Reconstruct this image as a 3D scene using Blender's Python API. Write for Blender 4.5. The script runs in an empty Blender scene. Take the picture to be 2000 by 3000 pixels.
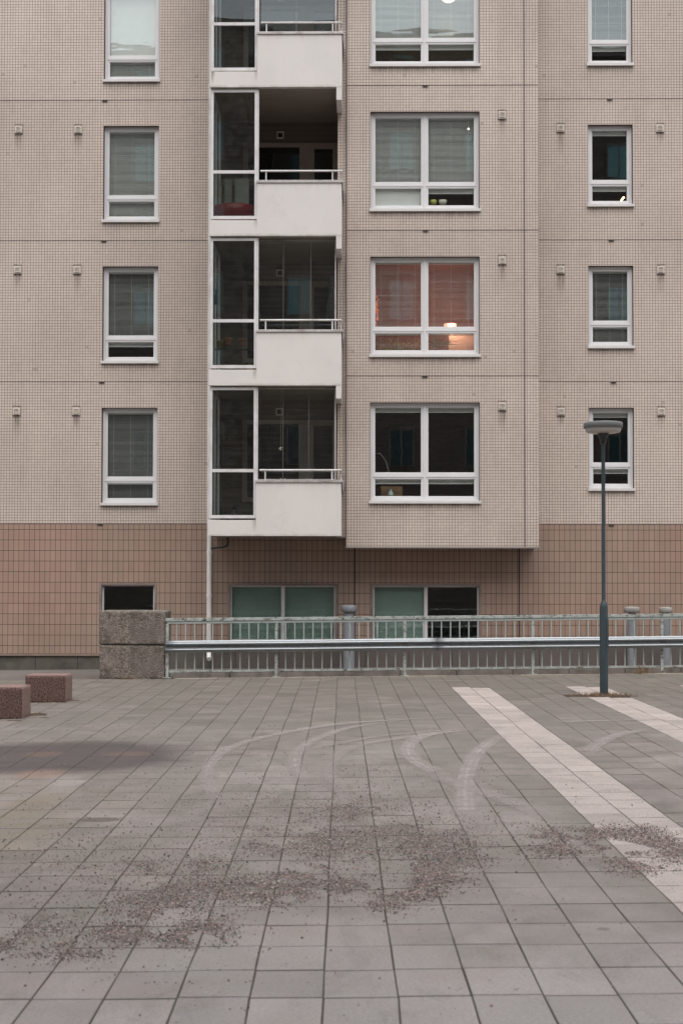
import bpy, math, random
from mathutils import Vector, Matrix, noise
R = math.radians
random.seed(7)
S = bpy.context.scene
COL = S.collection

# ------------------------------------------------------------------ camera
YAW, PIT, ROL = R(.72), R(1.58), R(.09)
F = 50/36*3000
fw = Vector((-math.sin(YAW)*math.cos(PIT), math.cos(YAW)*math.cos(PIT), math.sin(PIT)))
rt = Vector((math.cos(YAW), math.sin(YAW), 0)); up = rt.cross(fw)
r2 = math.cos(ROL)*rt + math.sin(ROL)*up
u2 = -math.sin(ROL)*rt + math.cos(ROL)*up
cd = bpy.data.cameras.new('camera'); cam = bpy.data.objects.new('camera', cd); COL.objects.link(cam)
m = Matrix((r2, u2, -fw)).transposed().to_4x4(); m.translation = Vector((0, 0, 1.7)); cam.matrix_world = m
cd.sensor_fit = 'VERTICAL'; cd.sensor_height = 36; cd.sensor_width = 24; cd.lens = 50
cd.shift_y = 85/3000; cd.clip_end = 800; cd.clip_start = .05
cd.dof.use_dof = True; cd.dof.focus_distance = 24; cd.dof.aperture_fstop = 5.6
S.camera = cam

# ------------------------------------------------------------------ light
SUN_EL, SUN_AZ = R(64), R(6)      # overcast sky, high soft sun in front of the facade
w = bpy.data.worlds.new('World'); S.world = w; w.use_nodes = True
nt = w.node_tree; nt.nodes.clear()
sky = nt.nodes.new('ShaderNodeTexSky'); sky.sky_type = 'NISHITA'; sky.sun_disc = False
sky.sun_elevation = SUN_EL; sky.sun_rotation = R(180)-SUN_AZ; sky.air_density = 1.5; sky.dust_density = 4; sky.ozone_density = 1
hs = nt.nodes.new('ShaderNodeHueSaturation'); hs.inputs['Saturation'].default_value = .22
bg = nt.nodes.new('ShaderNodeBackground'); bg.inputs['Strength'].default_value = .12
wo = nt.nodes.new('ShaderNodeOutputWorld')
nt.links.new(sky.outputs[0], hs.inputs['Color']); nt.links.new(hs.outputs[0], bg.inputs[0]); nt.links.new(bg.outputs[0], wo.inputs[0])
sl = bpy.data.lights.new('sun', 'SUN'); sl.energy = 1.1; sl.angle = R(70); sl.color = (1, .965, .93)
so = bpy.data.objects.new('sun', sl); COL.objects.link(so)
sd = Vector((math.sin(SUN_AZ)*math.cos(SUN_EL), -math.cos(SUN_AZ)*math.cos(SUN_EL), math.sin(SUN_EL)))
so.rotation_euler = sd.to_track_quat('Z', 'Y').to_euler(); so.location = (0, 0, 40)
S.view_settings.view_transform = 'Standard'; S.view_settings.look = 'None'
S.view_settings.exposure = 0.62; S.view_settings.gamma = 1
S.render.engine = 'CYCLES'
S.cycles.transparent_max_bounces = 24; S.cycles.max_bounces = 8

# ------------------------------------------------------------------ helpers
SL = .010                                   # the plaza rises gently towards the right
CAMP = Vector((0, 0, 1.7))
def ray(px, py): return fw + r2*((px-1000)/F) + u2*((1585-py)/F)
def at(px, py, Y):                          # photo pixel -> point on the plane y = Y
    d = ray(px, py); return CAMP + d*(Y/d.y)
def gz(x, y): return SL*(x*math.cos(YAW)+y*math.sin(YAW))
def ground(px, py):
    d = ray(px, py); t = -1.7/(d.z - SL*(d.x*math.cos(YAW)+d.y*math.sin(YAW))); return CAMP + d*t

class MB:
    def __init__(s): s.v = []; s.f = []; s.m = []; s.sm = []
    def face(s, idx, mi=0, smooth=False): s.f.append(idx); s.m.append(mi); s.sm.append(smooth)
    def quad(s, a, b, c, d, mi=0):
        n = len(s.v); s.v += [tuple(a), tuple(b), tuple(c), tuple(d)]; s.face((n, n+1, n+2, n+3), mi)
    def box(s, x0, x1, y0, y1, z0, z1, mi=0):
        n = len(s.v)
        s.v += [(x0,y0,z0),(x1,y0,z0),(x1,y1,z0),(x0,y1,z0),(x0,y0,z1),(x1,y0,z1),(x1,y1,z1),(x0,y1,z1)]
        for q in ((0,3,2,1),(4,5,6,7),(0,1,5,4),(1,2,6,5),(2,3,7,6),(3,0,4,7)): s.face(tuple(n+i for i in q), mi)
        return s
    def obox(s, c, ux, uy, uz, mi=0):       # oriented box: centre and three half vectors
        n = len(s.v); c = Vector(c); ux = Vector(ux); uy = Vector(uy); uz = Vector(uz)
        for k in (-1, 1):
            for a, b in ((-1,-1),(1,-1),(1,1),(-1,1)): s.v.append(tuple(c+ux*a+uy*b+uz*k))
        for q in ((0,3,2,1),(4,5,6,7),(0,1,5,4),(1,2,6,5),(2,3,7,6),(3,0,4,7)): s.face(tuple(n+i for i in q), mi)
        return s
    def cap(s, a, n, mi, rev):               # end cap on vertices of its own, so the sides shade cleanly
        b = len(s.v); s.v += [s.v[a+k] for k in range(n)]
        s.face(tuple(b+k for k in (reversed(range(n)) if rev else range(n))), mi)
    def tube(s, pts, r, n=12, caps=True, mi=0):
        pts = [Vector(p) for p in pts]; rs = r if isinstance(r, (list, tuple)) else [r]*len(pts)
        base = len(s.v); ref = None
        for i, p in enumerate(pts):
            d = (pts[min(i+1, len(pts)-1)]-pts[max(i-1, 0)]).normalized()
            a = Vector((0,0,1)) if abs(d.z) < .9 else Vector((1,0,0))
            if ref is not None: a = ref
            x = (a - d*a.dot(d)).normalized(); y = d.cross(x); ref = x
            for k in range(n):
                t = 2*math.pi*k/n; s.v.append(tuple(p+(x*math.cos(t)+y*math.sin(t))*rs[i]))
        for i in range(len(pts)-1):
            for k in range(n):
                a = base+i*n+k; b = base+i*n+(k+1) % n
                s.face((a, b, b+n, a+n), mi, n > 5)
        if caps:
            s.cap(base, n, mi, True); s.cap(base+(len(pts)-1)*n, n, mi, False)
        return s
    def lathe(s, prof, c, n=32, mi=0, smooth=True):      # prof: (r, z) list bottom to top, z relative to c
        base = len(s.v); c = Vector(c)
        for r, z in prof:
            for k in range(n):
                t = 2*math.pi*k/n; s.v.append((c.x+r*math.cos(t), c.y+r*math.sin(t), c.z+z))
        for i in range(len(prof)-1):
            for k in range(n):
                a = base+i*n+k; b = base+i*n+(k+1) % n; s.face((a, b, b+n, a+n), mi, smooth)
        s.cap(base, n, mi, True); s.cap(base+(len(prof)-1)*n, n, mi, False)
        return s
    def ring(s, x0, x1, z0, z1, y0, y1, l, r, t, b, mi=0):   # rectangular frame, butted
        s.box(x0, x1, y0, y1, z1-t, z1, mi); s.box(x0, x1, y0, y1, z0, z0+b, mi)
        s.box(x0, x0+l, y0, y1, z0+b, z1-t, mi); s.box(x1-r, x1, y0, y1, z0+b, z1-t, mi)
        return s

ROOTLOC = {}
def rootloc(o):
    while o.parent: o = o.parent
    return Vector(o.location), o
def obj(name, mb, mats, parent=None, bevel=0, label=None):
    me = bpy.data.meshes.new(name)
    off = Vector((0,0,0))
    if parent is not None: off = rootloc(parent)[0]
    me.from_pydata([tuple(Vector(v)-off) for v in mb.v], [], mb.f)
    for mt in (mats if isinstance(mats, (list, tuple)) else [mats]): me.materials.append(mt)
    me.polygons.foreach_set('material_index', mb.m); me.polygons.foreach_set('use_smooth', mb.sm)
    me.update()
    o = bpy.data.objects.new(name, me); COL.objects.link(o)
    if parent is not None: o.parent = parent
    if label: o['label'] = label
    if bevel:
        b = o.modifiers.new('bevel', 'BEVEL'); b.width = bevel; b.segments = 2; b.limit_method = 'ANGLE'; b.angle_limit = R(40)
        b.harden_normals = False
    return o
def thing(name, label, cat, loc, group=None):
    o = bpy.data.objects.new(name, None); COL.objects.link(o); o.location = loc; o.empty_display_size = .2
    o['label'] = label; o['category'] = cat
    if group: o['group'] = group
    return o
def single(name, mb, mats, label, cat, origin, group=None, bevel=0):
    o = obj(name, mb, mats, None, bevel)
    off = Vector(origin); o.data.transform(Matrix.Translation(-off)); o.location = off
    o['label'] = label; o['category'] = cat
    if group: o['group'] = group
    return o
def struct(o, kind='structure'): o['kind'] = kind; return o

# ------------------------------------------------------------------ node helper
class N:
    def __init__(s, name, rough=.6, metal=0, spec=.5):
        s.mat = bpy.data.materials.new(name); s.mat.use_nodes = True; s.t = s.mat.node_tree; s.n = s.t.nodes
        s.p = s.n['Principled BSDF']; s.out = s.n['Material Output']
        s.p.inputs['Roughness'].default_value = rough; s.p.inputs['Metallic'].default_value = metal
        s.p.inputs['Specular IOR Level'].default_value = spec
    def L(s, a, b): s.t.links.new(a, b)
    def inp(s, sock, v):
        if v is None: return
        if hasattr(v, 'is_output') or isinstance(v, bpy.types.NodeSocket): s.L(v, sock)
        else: sock.default_value = v
    def pos(s): return s.n.new('ShaderNodeNewGeometry').outputs['Position']
    def oc(s): return s.n.new('ShaderNodeTexCoord').outputs['Object']
    def uv(s): return s.n.new('ShaderNodeTexCoord').outputs['UV']
    def sep(s, v):
        q = s.n.new('ShaderNodeSeparateXYZ'); s.L(v, q.inputs[0]); return q.outputs
    def comb(s, x, y, z=0.0):
        q = s.n.new('ShaderNodeCombineXYZ'); s.inp(q.inputs[0], x); s.inp(q.inputs[1], y); s.inp(q.inputs[2], z); return q.outputs[0]
    def m(s, op, a, b=None, c=None):
        q = s.n.new('ShaderNodeMath'); q.operation = op; s.inp(q.inputs[0], a); s.inp(q.inputs[1], b)
        if c is not None: s.inp(q.inputs[2], c)
        return q.outputs[0]
    def scale(s, v, x, y, z):
        q = s.n.new('ShaderNodeVectorMath'); q.operation = 'MULTIPLY'; s.L(v, q.inputs[0]); q.inputs[1].default_value = (x, y, z); return q.outputs[0]
    def noise(s, v, sc, det=4, rough=.55, dist=0):
        q = s.n.new('ShaderNodeTexNoise'); q.inputs['Scale'].default_value = sc; q.inputs['Detail'].default_value = det
        q.inputs['Roughness'].default_value = rough; q.inputs['Distortion'].default_value = dist
        if v is not None: s.L(v, q.inputs['Vector'])
        return q.outputs['Fac']
    def white(s, v):
        q = s.n.new('ShaderNodeTexWhiteNoise'); q.noise_dimensions = '3D'; s.L(v, q.inputs['Vector']); return q.outputs['Value']
    def rng(s, v, a, b, c=0.0, d=1.0, smooth=True):
        q = s.n.new('ShaderNodeMapRange'); q.interpolation_type = 'SMOOTHSTEP' if smooth else 'LINEAR'
        s.L(v, q.inputs[0])
        for i, k in enumerate((a, b, c, d)): q.inputs[i+1].default_value = k
        return q.outputs[0]
    def mix(s, f, a, b, mode='MIX'):
        q = s.n.new('ShaderNodeMix'); q.data_type = 'RGBA'; q.blend_type = mode
        s.inp(q.inputs['Factor'], f)
        for k, v in ((6, a), (7, b)):
            if isinstance(v, (tuple, list)): q.inputs[k].default_value = (*v[:3], 1)
            else: s.L(v, q.inputs[k])
        return q.outputs[2]
    def grey(s, f):                           # float -> multiply colour
        q = s.n.new('ShaderNodeCombineColor'); [s.L(f, q.inputs[i]) for i in range(3)]; return q.outputs[0]
    def base(s, c):
        if isinstance(c, (tuple, list)): s.p.inputs['Base Color'].default_value = (*c[:3], 1)
        else: s.L(c, s.p.inputs['Base Color'])
    def bump(s, h, st=.3, d=.01, normal=None):
        q = s.n.new('ShaderNodeBump'); q.inputs['Strength'].default_value = st; q.inputs['Distance'].default_value = d
        s.L(h, q.inputs['Height']); s.L(q.outputs[0], s.p.inputs['Normal']); return q.outputs[0]

def simple(name, c, rough=.6, metal=0, var=.12, vs=6, bs=0, bscale=60, spec=.5, bd=.004, c2=None, world=False):
    n = N(name, rough, metal, spec); co = n.pos() if world else n.oc()
    f = n.noise(co, vs, 5); k = n.rng(f, .25, .75, 1-var, 1+var, False)
    col = n.mix(n.rng(n.noise(co, vs*.6, 6, .65), .45, .7), c, c2) if c2 else tuple(c)
    if c2: col = n.mix(1.0, col, n.grey(k), 'MULTIPLY')
    else: col = n.mix(1.0, c, n.grey(k), 'MULTIPLY')
    n.base(col)
    if bs: n.bump(n.noise(co, bscale, 5), bs, bd)
    return n.mat

def tile_mat(name, pu, pv, z0, u0, gu, gv, col, grout, var, rough, colB=None, bump=.25):
    n = N(name, rough); x, y, z = n.sep(n.pos())
    u = n.m('DIVIDE', n.m('ADD', n.m('ADD', x, y), -u0), pu); v = n.m('DIVIDE', n.m('ADD', z, -z0), pv)
    fu = n.m('ABSOLUTE', n.m('SUBTRACT', n.m('FRACT', u), .5)); fv = n.m('ABSOLUTE', n.m('SUBTRACT', n.m('FRACT', v), .5))
    mask = n.m('MAXIMUM', n.rng(fu, .5-gu*1.25, .5-gu*.75), n.rng(fv, .5-gv*1.25, .5-gv*.75))
    cell = n.comb(n.m('FLOOR', u), n.m('FLOOR', v), .3)
    wn = n.white(cell); k = n.rng(wn, 0, 1, 1-var, 1+var, False)
    big = n.noise(n.pos(), .45, 5, .6); drip = n.noise(n.scale(n.pos(), 3, 3, .35), 1.0, 5, .6)
    k2 = n.m('MULTIPLY', n.rng(big, .3, .7, .93, 1.05), n.rng(drip, .3, .75, 1.03, .93))
    pan = n.rng(n.white(n.comb(n.m('FLOOR', n.m('DIVIDE', n.m('ADD', x, 60.27), 3.7)), n.m('FLOOR', n.m('DIVIDE', n.m('SUBTRACT', z, 2.812), 2.8125)), 2.2)), 0, 1, .965, 1.03)
    k2 = n.m('MULTIPLY', k2, pan)
    c = n.mix(1.0, col, n.grey(n.m('MULTIPLY', k, k2)), 'MULTIPLY')
    if colB: c = n.mix(n.rng(n.noise(n.scale(n.pos(), 1, 1, 1.2), .35, 4), .35, .65), c, n.mix(1.0, colB, n.grey(n.m('MULTIPLY', k, k2)), 'MULTIPLY'))
    gd = n.noise(n.pos(), 1.3, 5, .7)
    gcol = n.mix(n.rng(gd, .35, .7), grout, tuple(g*.62 for g in grout))
    # the odd chipped tile
    chip = n.m('GREATER_THAN', n.white(n.comb(n.m('FLOOR', u), n.m('FLOOR', v), 9.1)), .9985)
    c = n.mix(n.m('MULTIPLY', chip, .35), c, (.16, .12, .10))
    n.base(n.mix(mask, c, gcol))
    n.L(n.rng(mask, 0, 1, rough, .9), n.p.inputs['Roughness'])
    n.bump(n.m('SUBTRACT', 1.0, mask), bump, .003)
    return n.mat

# ------------------------------------------------------------------ materials
FP = 2.8125; J0 = 2.812                    # storey height, lowest joint
TP = FP/51
M = {}
M['tile'] = tile_mat('small_tile', TP, TP, J0, 28-.02, .072, .072, (.60, .512, .452), (.21, .145, .122), .045, .42)
M['brown'] = tile_mat('brown_tile', .1033, .2083, 2.694, 28.0, .036, .022, (.355, .236, .182), (.060, .035, .028), .05, .5, (.335, .240, .192))
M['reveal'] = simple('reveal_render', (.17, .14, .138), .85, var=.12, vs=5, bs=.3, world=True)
M['soffit'] = simple('soffit_concrete', (.30, .26, .24), .9, var=.12, vs=3, bs=.3, world=True)
M['slab'] = simple('slab_underside', (.27, .235, .21), .9, var=.1, vs=3, bs=.2, world=True)
M['joint'] = simple('joint_sealant', (.13, .105, .105), .8, world=True)
M['jointdark'] = simple('dark_joint', (.05, .035, .03), .8, world=True)
M['frame'] = simple('white_frame', (.70, .69, .70), .35, var=.03, vs=3, world=True)
M['sill'] = simple('white_sill', (.66, .64, .635), .4, var=.06, vs=5, world=True)
M['frame2'] = simple('weathered_white_frame', (.66, .645, .65), .45, var=.06, vs=5, world=True, c2=(.55, .51, .49))
M['beige'] = simple('beige_frame', (.36, .30, .27), .5, var=.05, world=True)
def parapet_mat():
    n = N('painted_concrete', .7); p = n.pos()
    a = n.rng(n.noise(n.scale(p, 1.3, 1, .9), 1.1, 6, .6), .3, .7, .955, 1.02)
    d = n.rng(n.noise(n.scale(p, 9, 9, .9), 1.0, 6, .7), .56, .8, 1.0, .93)
    c = n.mix(1.0, (.69, .655, .635), n.grey(n.m('MULTIPLY', a, d)), 'MULTIPLY')
    sp = n.rng(n.noise(p, 3.0, 8, .75), .68, .76)
    c = n.mix(n.m('MULTIPLY', sp, .25), c, (.42, .33, .29))
    x, y, z = n.sep(p); fz = n.m('MULTIPLY', n.m('FRACT', n.m('DIVIDE', n.m('SUBTRACT', z, 2.52), 2.8125)), 2.8125)
    low = n.m('MULTIPLY', n.rng(fz, .07, .0), n.rng(n.noise(n.scale(p, 3, 3, 3), 1, 6, .7), .35, .6)); hi = n.m('MULTIPLY', n.rng(fz, .80, 1.02), n.rng(n.noise(n.scale(p, 12, 12, .7), 1, 6, .7), .45, .7))
    c = n.mix(n.m('ADD', n.m('MULTIPLY', low, .4), n.m('MULTIPLY', hi, .2)), c, (.30, .26, .22))
    crk = n.rng(n.m('ABSOLUTE', n.m('SUBTRACT', n.noise(n.scale(p, 3, 3, 2), 1, 8, .7), .5)), .008, .0); c = n.mix(n.m('MULTIPLY', n.m('MULTIPLY', crk, n.rng(n.noise(p, 1.1, 2), .56, .62)), .35), c, (.34, .30, .27))
    n.base(c); n.bump(n.noise(p, 45, 5), .12, .003); return n.mat
M['parapet'] = parapet_mat()
M['galv'] = simple('coping_metal', (.52, .49, .485), .4, .35, var=.1, vs=5, world=True, c2=(.33, .29, .28))
M['rail'] = simple('white_rail', (.66, .645, .64), .35, var=.08, vs=7, world=True, c2=(.5, .47, .44))
M['pipe'] = simple('white_pipe', (.80, .77, .75), .45, var=.08, vs=4, world=True, c2=(.66, .62, .59))
M['blackpipe'] = simple('black_plastic', (.02, .02, .022), .4)
M['plinthL'] = simple('plinth_render', (.105, .092, .08), .9, var=.3, vs=2.2, bs=.5, world=True, c2=(.06, .055, .045))
M['plinthR'] = simple('plinth_pebble', (.125, .103, .094), .95, var=.35, vs=60, bs=.6, bscale=90, world=True, c2=(.11, .09, .085))
M['ledge'] = simple('ledge', (.22, .165, .135), .7, world=True)
M['grille'] = simple('vent_grille', (.62, .55, .49), .5, var=.06, world=True)
M['dark'] = simple('dark_gap', (.02, .018, .016), .9)
M['grille2'] = simple('lamp_arm', (.20, .19, .17), .5)
M['slot'] = simple('vent_slot', (.16, .13, .11), .9)
M['clip'] = simple('drain_clip', (.10, .085, .08), .5, .5)
M['blind'] = simple('blind_slat', (.74, .74, .72), .5, var=.02, world=True)
M['blindgreen'] = simple('green_blind', (.25, .37, .32), .55, var=.04, world=True)
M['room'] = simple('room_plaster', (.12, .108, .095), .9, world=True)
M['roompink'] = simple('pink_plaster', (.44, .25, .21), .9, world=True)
M['curtain'] = simple('curtain', (.38, .43, .43), .9, var=.25, vs=9, world=True)
M['balcwall'] = None
def siding():
    n = N('dark_siding', .6); x, y, z = n.sep(n.pos())
    f = n.m('FRACT', n.m('DIVIDE', z, .105)); g = n.rng(f, .0, .13, 1, 0)
    n.base(n.mix(g, (.17, .14, .118), (.035, .028, .023))); n.bump(f, .5, .02); return n.mat
M['siding'] = siding()
def glass(name, refl=.1, tint=(.90, .95, .93), wob=.004, sc=(.9, .9, 5.5), dirt=0.0):
    mt = bpy.data.materials.new(name); mt.use_nodes = True; t = mt.node_tree; t.nodes.clear()
    L = t.links.new
    out = t.nodes.new('ShaderNodeOutputMaterial'); mx = t.nodes.new('ShaderNodeMixShader')
    tr = t.nodes.new('ShaderNodeBsdfTransparent'); tr.inputs[0].default_value = (*tint, 1)
    gl = t.nodes.new('ShaderNodeBsdfGlossy'); gl.inputs['Roughness'].default_value = .0
    gl.inputs['Color'].default_value = (.87, .97, 1, 1)
    g = t.nodes.new('ShaderNodeNewGeometry'); sc_ = t.nodes.new('ShaderNodeVectorMath'); sc_.operation = 'MULTIPLY'
    sc_.inputs[1].default_value = sc; L(g.outputs['Position'], sc_.inputs[0])
    ns = t.nodes.new('ShaderNodeTexNoise'); ns.inputs['Scale'].default_value = 1.0; ns.inputs['Detail'].default_value = 1.5
    L(sc_.outputs[0], ns.inputs['Vector'])
    b = t.nodes.new('ShaderNodeBump'); b.inputs['Strength'].default_value = 1; b.inputs['Distance'].default_value = wob
    L(ns.outputs['Fac'], b.inputs['Height']); L(b.outputs[0], gl.inputs['Normal'])
    lw = t.nodes.new('ShaderNodeFresnel'); lw.inputs['IOR'].default_value = 1.5
    ad = t.nodes.new('ShaderNodeMapRange'); ad.inputs[1].default_value = .04; ad.inputs[2].default_value = .9; ad.inputs[3].default_value = refl; ad.inputs[4].default_value = .8
    bf = t.nodes.new('ShaderNodeMath'); bf.operation = 'SUBTRACT'; bf.inputs[0].default_value = 1; L(g.outputs['Backfacing'], bf.inputs[1])
    ml = t.nodes.new('ShaderNodeMath'); ml.operation = 'MULTIPLY'
    L(lw.outputs[0], ad.inputs[0]); L(ad.outputs[0], ml.inputs[0]); L(bf.outputs[0], ml.inputs[1]); L(ml.outputs[0], mx.inputs[0])
    L(tr.outputs[0], mx.inputs[1]); L(gl.outputs[0], mx.inputs[2])
    last = mx.outputs[0]
    if dirt:
        df = t.nodes.new('ShaderNodeBsdfDiffuse'); df.inputs[0].default_value = (.6, .6, .58, 1)
        n2 = t.nodes.new('ShaderNodeTexNoise'); n2.inputs['Scale'].default_value = 6; n2.inputs['Detail'].default_value = 8; n2.inputs['Roughness'].default_value = .75
        L(g.outputs['Position'], n2.inputs['Vector'])
        mr = t.nodes.new('ShaderNodeMapRange'); L(n2.outputs['Fac'], mr.inputs[0]); mr.inputs[1].default_value = .35; mr.inputs[2].default_value = .8; mr.inputs[4].default_value = dirt
        m2 = t.nodes.new('ShaderNodeMixShader'); L(mr.outputs[0], m2.inputs[0]); L(last, m2.inputs[1]); L(df.outputs[0], m2.inputs[2]); last = m2.outputs[0]
    L(last, out.inputs[0]); return mt
M['glass'] = glass('window_glass', .19, (.97, .985, .975), .0006, (1.2, 1.2, 7))
M['glass2'] = glass('balcony_glass', .09, (.68, .70, .68), .0005, (.7, .7, 3), .03)
M['glassthin'] = glass('frameless_glass', .13, (.92, .94, .92), .0006, (.7, .7, 3), .02)
def emis(name, c, st):
    mt = bpy.data.materials.new(name); mt.use_nodes = True; p = mt.node_tree.nodes['Principled BSDF']
    p.inputs['Base Color'].default_value = (*c, 1); p.inputs['Emission Color'].default_value = (*c, 1); p.inputs['Emission Strength'].default_value = st
    return mt

# ------------------------------------------------------------------ ground
GR = Matrix.Rotation(YAW, 4, 'Z') @ Matrix.Rotation(-math.atan(SL), 4, 'Y')
GI = GR.inverted()
def gl_(px, py):
    q = GI @ ground(px, py); return q.x, q.y
def asphalt():
    n = N('asphalt', .9); p = n.oc()
    a = n.noise(p, .5, 6, .6); b = n.noise(p, 90, 3)
    c = n.mix(n.rng(a, .35, .65), (.125, .112, .102), (.165, .148, .135))
    c = n.mix(1.0, c, n.grey(n.rng(b, .3, .7, .75, 1.2)), 'MULTIPLY'); n.base(c); n.bump(b, .4, .004); return n.mat
mb = MB(); mb.quad((-150,-150,-.012),(150,-150,-.012),(150,150,-.012),(-150,150,-.012))
g = struct(obj('ground', mb, asphalt())); g.matrix_world = GR

def paving_mat():
    n = N('paving_slabs', .78, spec=.35); p = n.oc(); x, y, z = n.sep(p)
    at_ = n.n.new('ShaderNodeAttribute'); at_.attribute_name = 'tone'; s = n.n.new('ShaderNodeSeparateColor'); n.L(at_.outputs['Color'], s.inputs[0])
    tone, light, rnd = s.outputs[0], s.outputs[1], s.outputs[2]
    big = n.noise(p, .55, 5, .6); mid = n.noise(p, 3.2, 6, .65); fine = n.noise(p, 60, 4, .7); grain = n.noise(p, 260, 2, .6)
    dark = n.mix(n.rng(mid, .3, .7), (.176, .152, .139), (.262, .234, .219))
    dark = n.mix(n.rng(big, .38, .62), dark, (.208, .190, .172))
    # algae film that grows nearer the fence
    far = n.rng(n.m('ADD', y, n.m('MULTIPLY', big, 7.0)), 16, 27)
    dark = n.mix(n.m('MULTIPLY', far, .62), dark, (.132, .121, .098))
    # yellowish wash on the left
    yl = n.m('MULTIPLY', n.rng(x, -1.0, -3.2), n.m('MULTIPLY', n.rng(y, 8.0, 9.5), n.rng(y, 13.5, 11)))
    dark = n.mix(n.m('MULTIPLY', n.m('MULTIPLY', yl, n.rng(mid, .3, .6)), .62), dark, (.235, .18, .105))
    # paler close by: light of the open sky put into the slab colour
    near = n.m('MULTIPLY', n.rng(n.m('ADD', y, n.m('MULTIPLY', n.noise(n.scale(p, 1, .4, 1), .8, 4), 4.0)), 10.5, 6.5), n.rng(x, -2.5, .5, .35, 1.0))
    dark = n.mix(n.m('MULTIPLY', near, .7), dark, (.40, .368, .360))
    dust = n.m('MULTIPLY', n.rng(n.noise(n.scale(p, .8, .55, 1), 1.0, 7, .62), .46, .64), n.m('MULTIPLY', n.rng(y, 4.5, 7), n.rng(y, 16, 12.5)))
    dark = n.mix(n.m('MULTIPLY', dust, .5), dark, (.335, .295, .285))
    smear = n.rng(n.noise(n.scale(p, 2.4, .9, 1), 1.3, 8, .7, 1.2), .5, .72)
    dark = n.mix(n.m('MULTIPLY', smear, .38), dark, (.13, .118, .108))
    # pinkish stain patches near
    pk = n.rng(n.noise(n.scale(p, .7, 1.4, 1), 1.6, 6, .6), .55, .68)
    dark = n.mix(n.m('MULTIPLY', pk, .4), dark, (.30, .245, .225))
    ol = n.rng(n.noise(n.scale(p, 1.1, .8, 1), 1.1, 7, .65, .6), .52, .68); dark = n.mix(n.m('MULTIPLY', ol, .35), dark, (.145, .132, .10))
    lt = n.mix(n.rng(fine, .3, .7), (.37, .315, .292), (.47, .415, .39))
    lt = n.mix(n.m('MULTIPLY', n.rng(mid, .45, .7), .4), lt, (.25, .215, .19))
    c = n.mix(light, dark, lt)
    c = n.mix(1.0, c, n.grey(tone), 'MULTIPLY')
    c = n.mix(1.0, c, n.grey(n.rng(grain, .3, .7, .86, 1.14)), 'MULTIPLY')
    c = n.mix(1.0, c, n.grey(n.rng(fine, .3, .7, .88, 1.11)), 'MULTIPLY')
    # damp oil stain on the left with rusty blotches
    def ell(cx, cy, rx, ry, soft=.5, nz=.45):
        dx = n.m('DIVIDE', n.m('SUBTRACT', x, cx), rx); dy = n.m('DIVIDE', n.m('SUBTRACT', y, cy), ry)
        d = n.m('ADD', n.m('SQRT', n.m('ADD', n.m('MULTIPLY', dx, dx), n.m('MULTIPLY', dy, dy))), n.m('MULTIPLY', n.m('SUBTRACT', n.noise(p, 1.4, 5, .6), .5), nz*2))
        return n.rng(d, 1+soft/2, 1-soft/2)
    ax, ay = gl_(170, 2215); bx, _ = gl_(530, 2215)
    _, t0 = gl_(200, 2178); _, t1 = gl_(200, 2250)
    st = ell(ax, ay, (bx-ax)*1.05, (t0-t1)/2*1.25, .6, .25)
    c = n.mix(n.m('MULTIPLY', st, .82), c, (.062, .052, .052))
    for (px, py, rx, ry, k) in ((130, 2209, .20, .22, .12), (370, 2209, .24, .22, .10), (118, 2268, .22, .3, .20)):
        qx, qy = gl_(px, py); c = n.mix(n.m('MULTIPLY', ell(qx, qy, rx, ry, .9, .3), k), c, (.46, .22, .13))
    qx, qy = gl_(295, 2402); c = n.mix(n.m('MULTIPLY', ell(qx, qy, .16, .09, .5, .8), .6), c, (.06, .04, .03))
    qx, qy = gl_(1766, 2722); c = n.mix(n.m('MULTIPLY', ell(qx, qy, .03, .03, .8, .3), .45), c, (.06, .04, .03))
    n.base(c)
    n.bump(n.m('ADD', n.m('MULTIPLY', grain, .5), fine), .28, .003)
    n.L(n.rng(n.m('ADD', mid, n.m('MULTIPLY', st, -.3)), .2, .8, .62, .88), n.p.inputs['Roughness'])
    return n.mat
def joint_mat():
    n = N('paving_joint', .95); p = n.oc()
    c = n.mix(n.rng(n.noise(p, 2.0, 5, .6), .4, .65), (.055, .038, .032), (.045, .042, .022)); n.base(c); return n.mat
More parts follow.
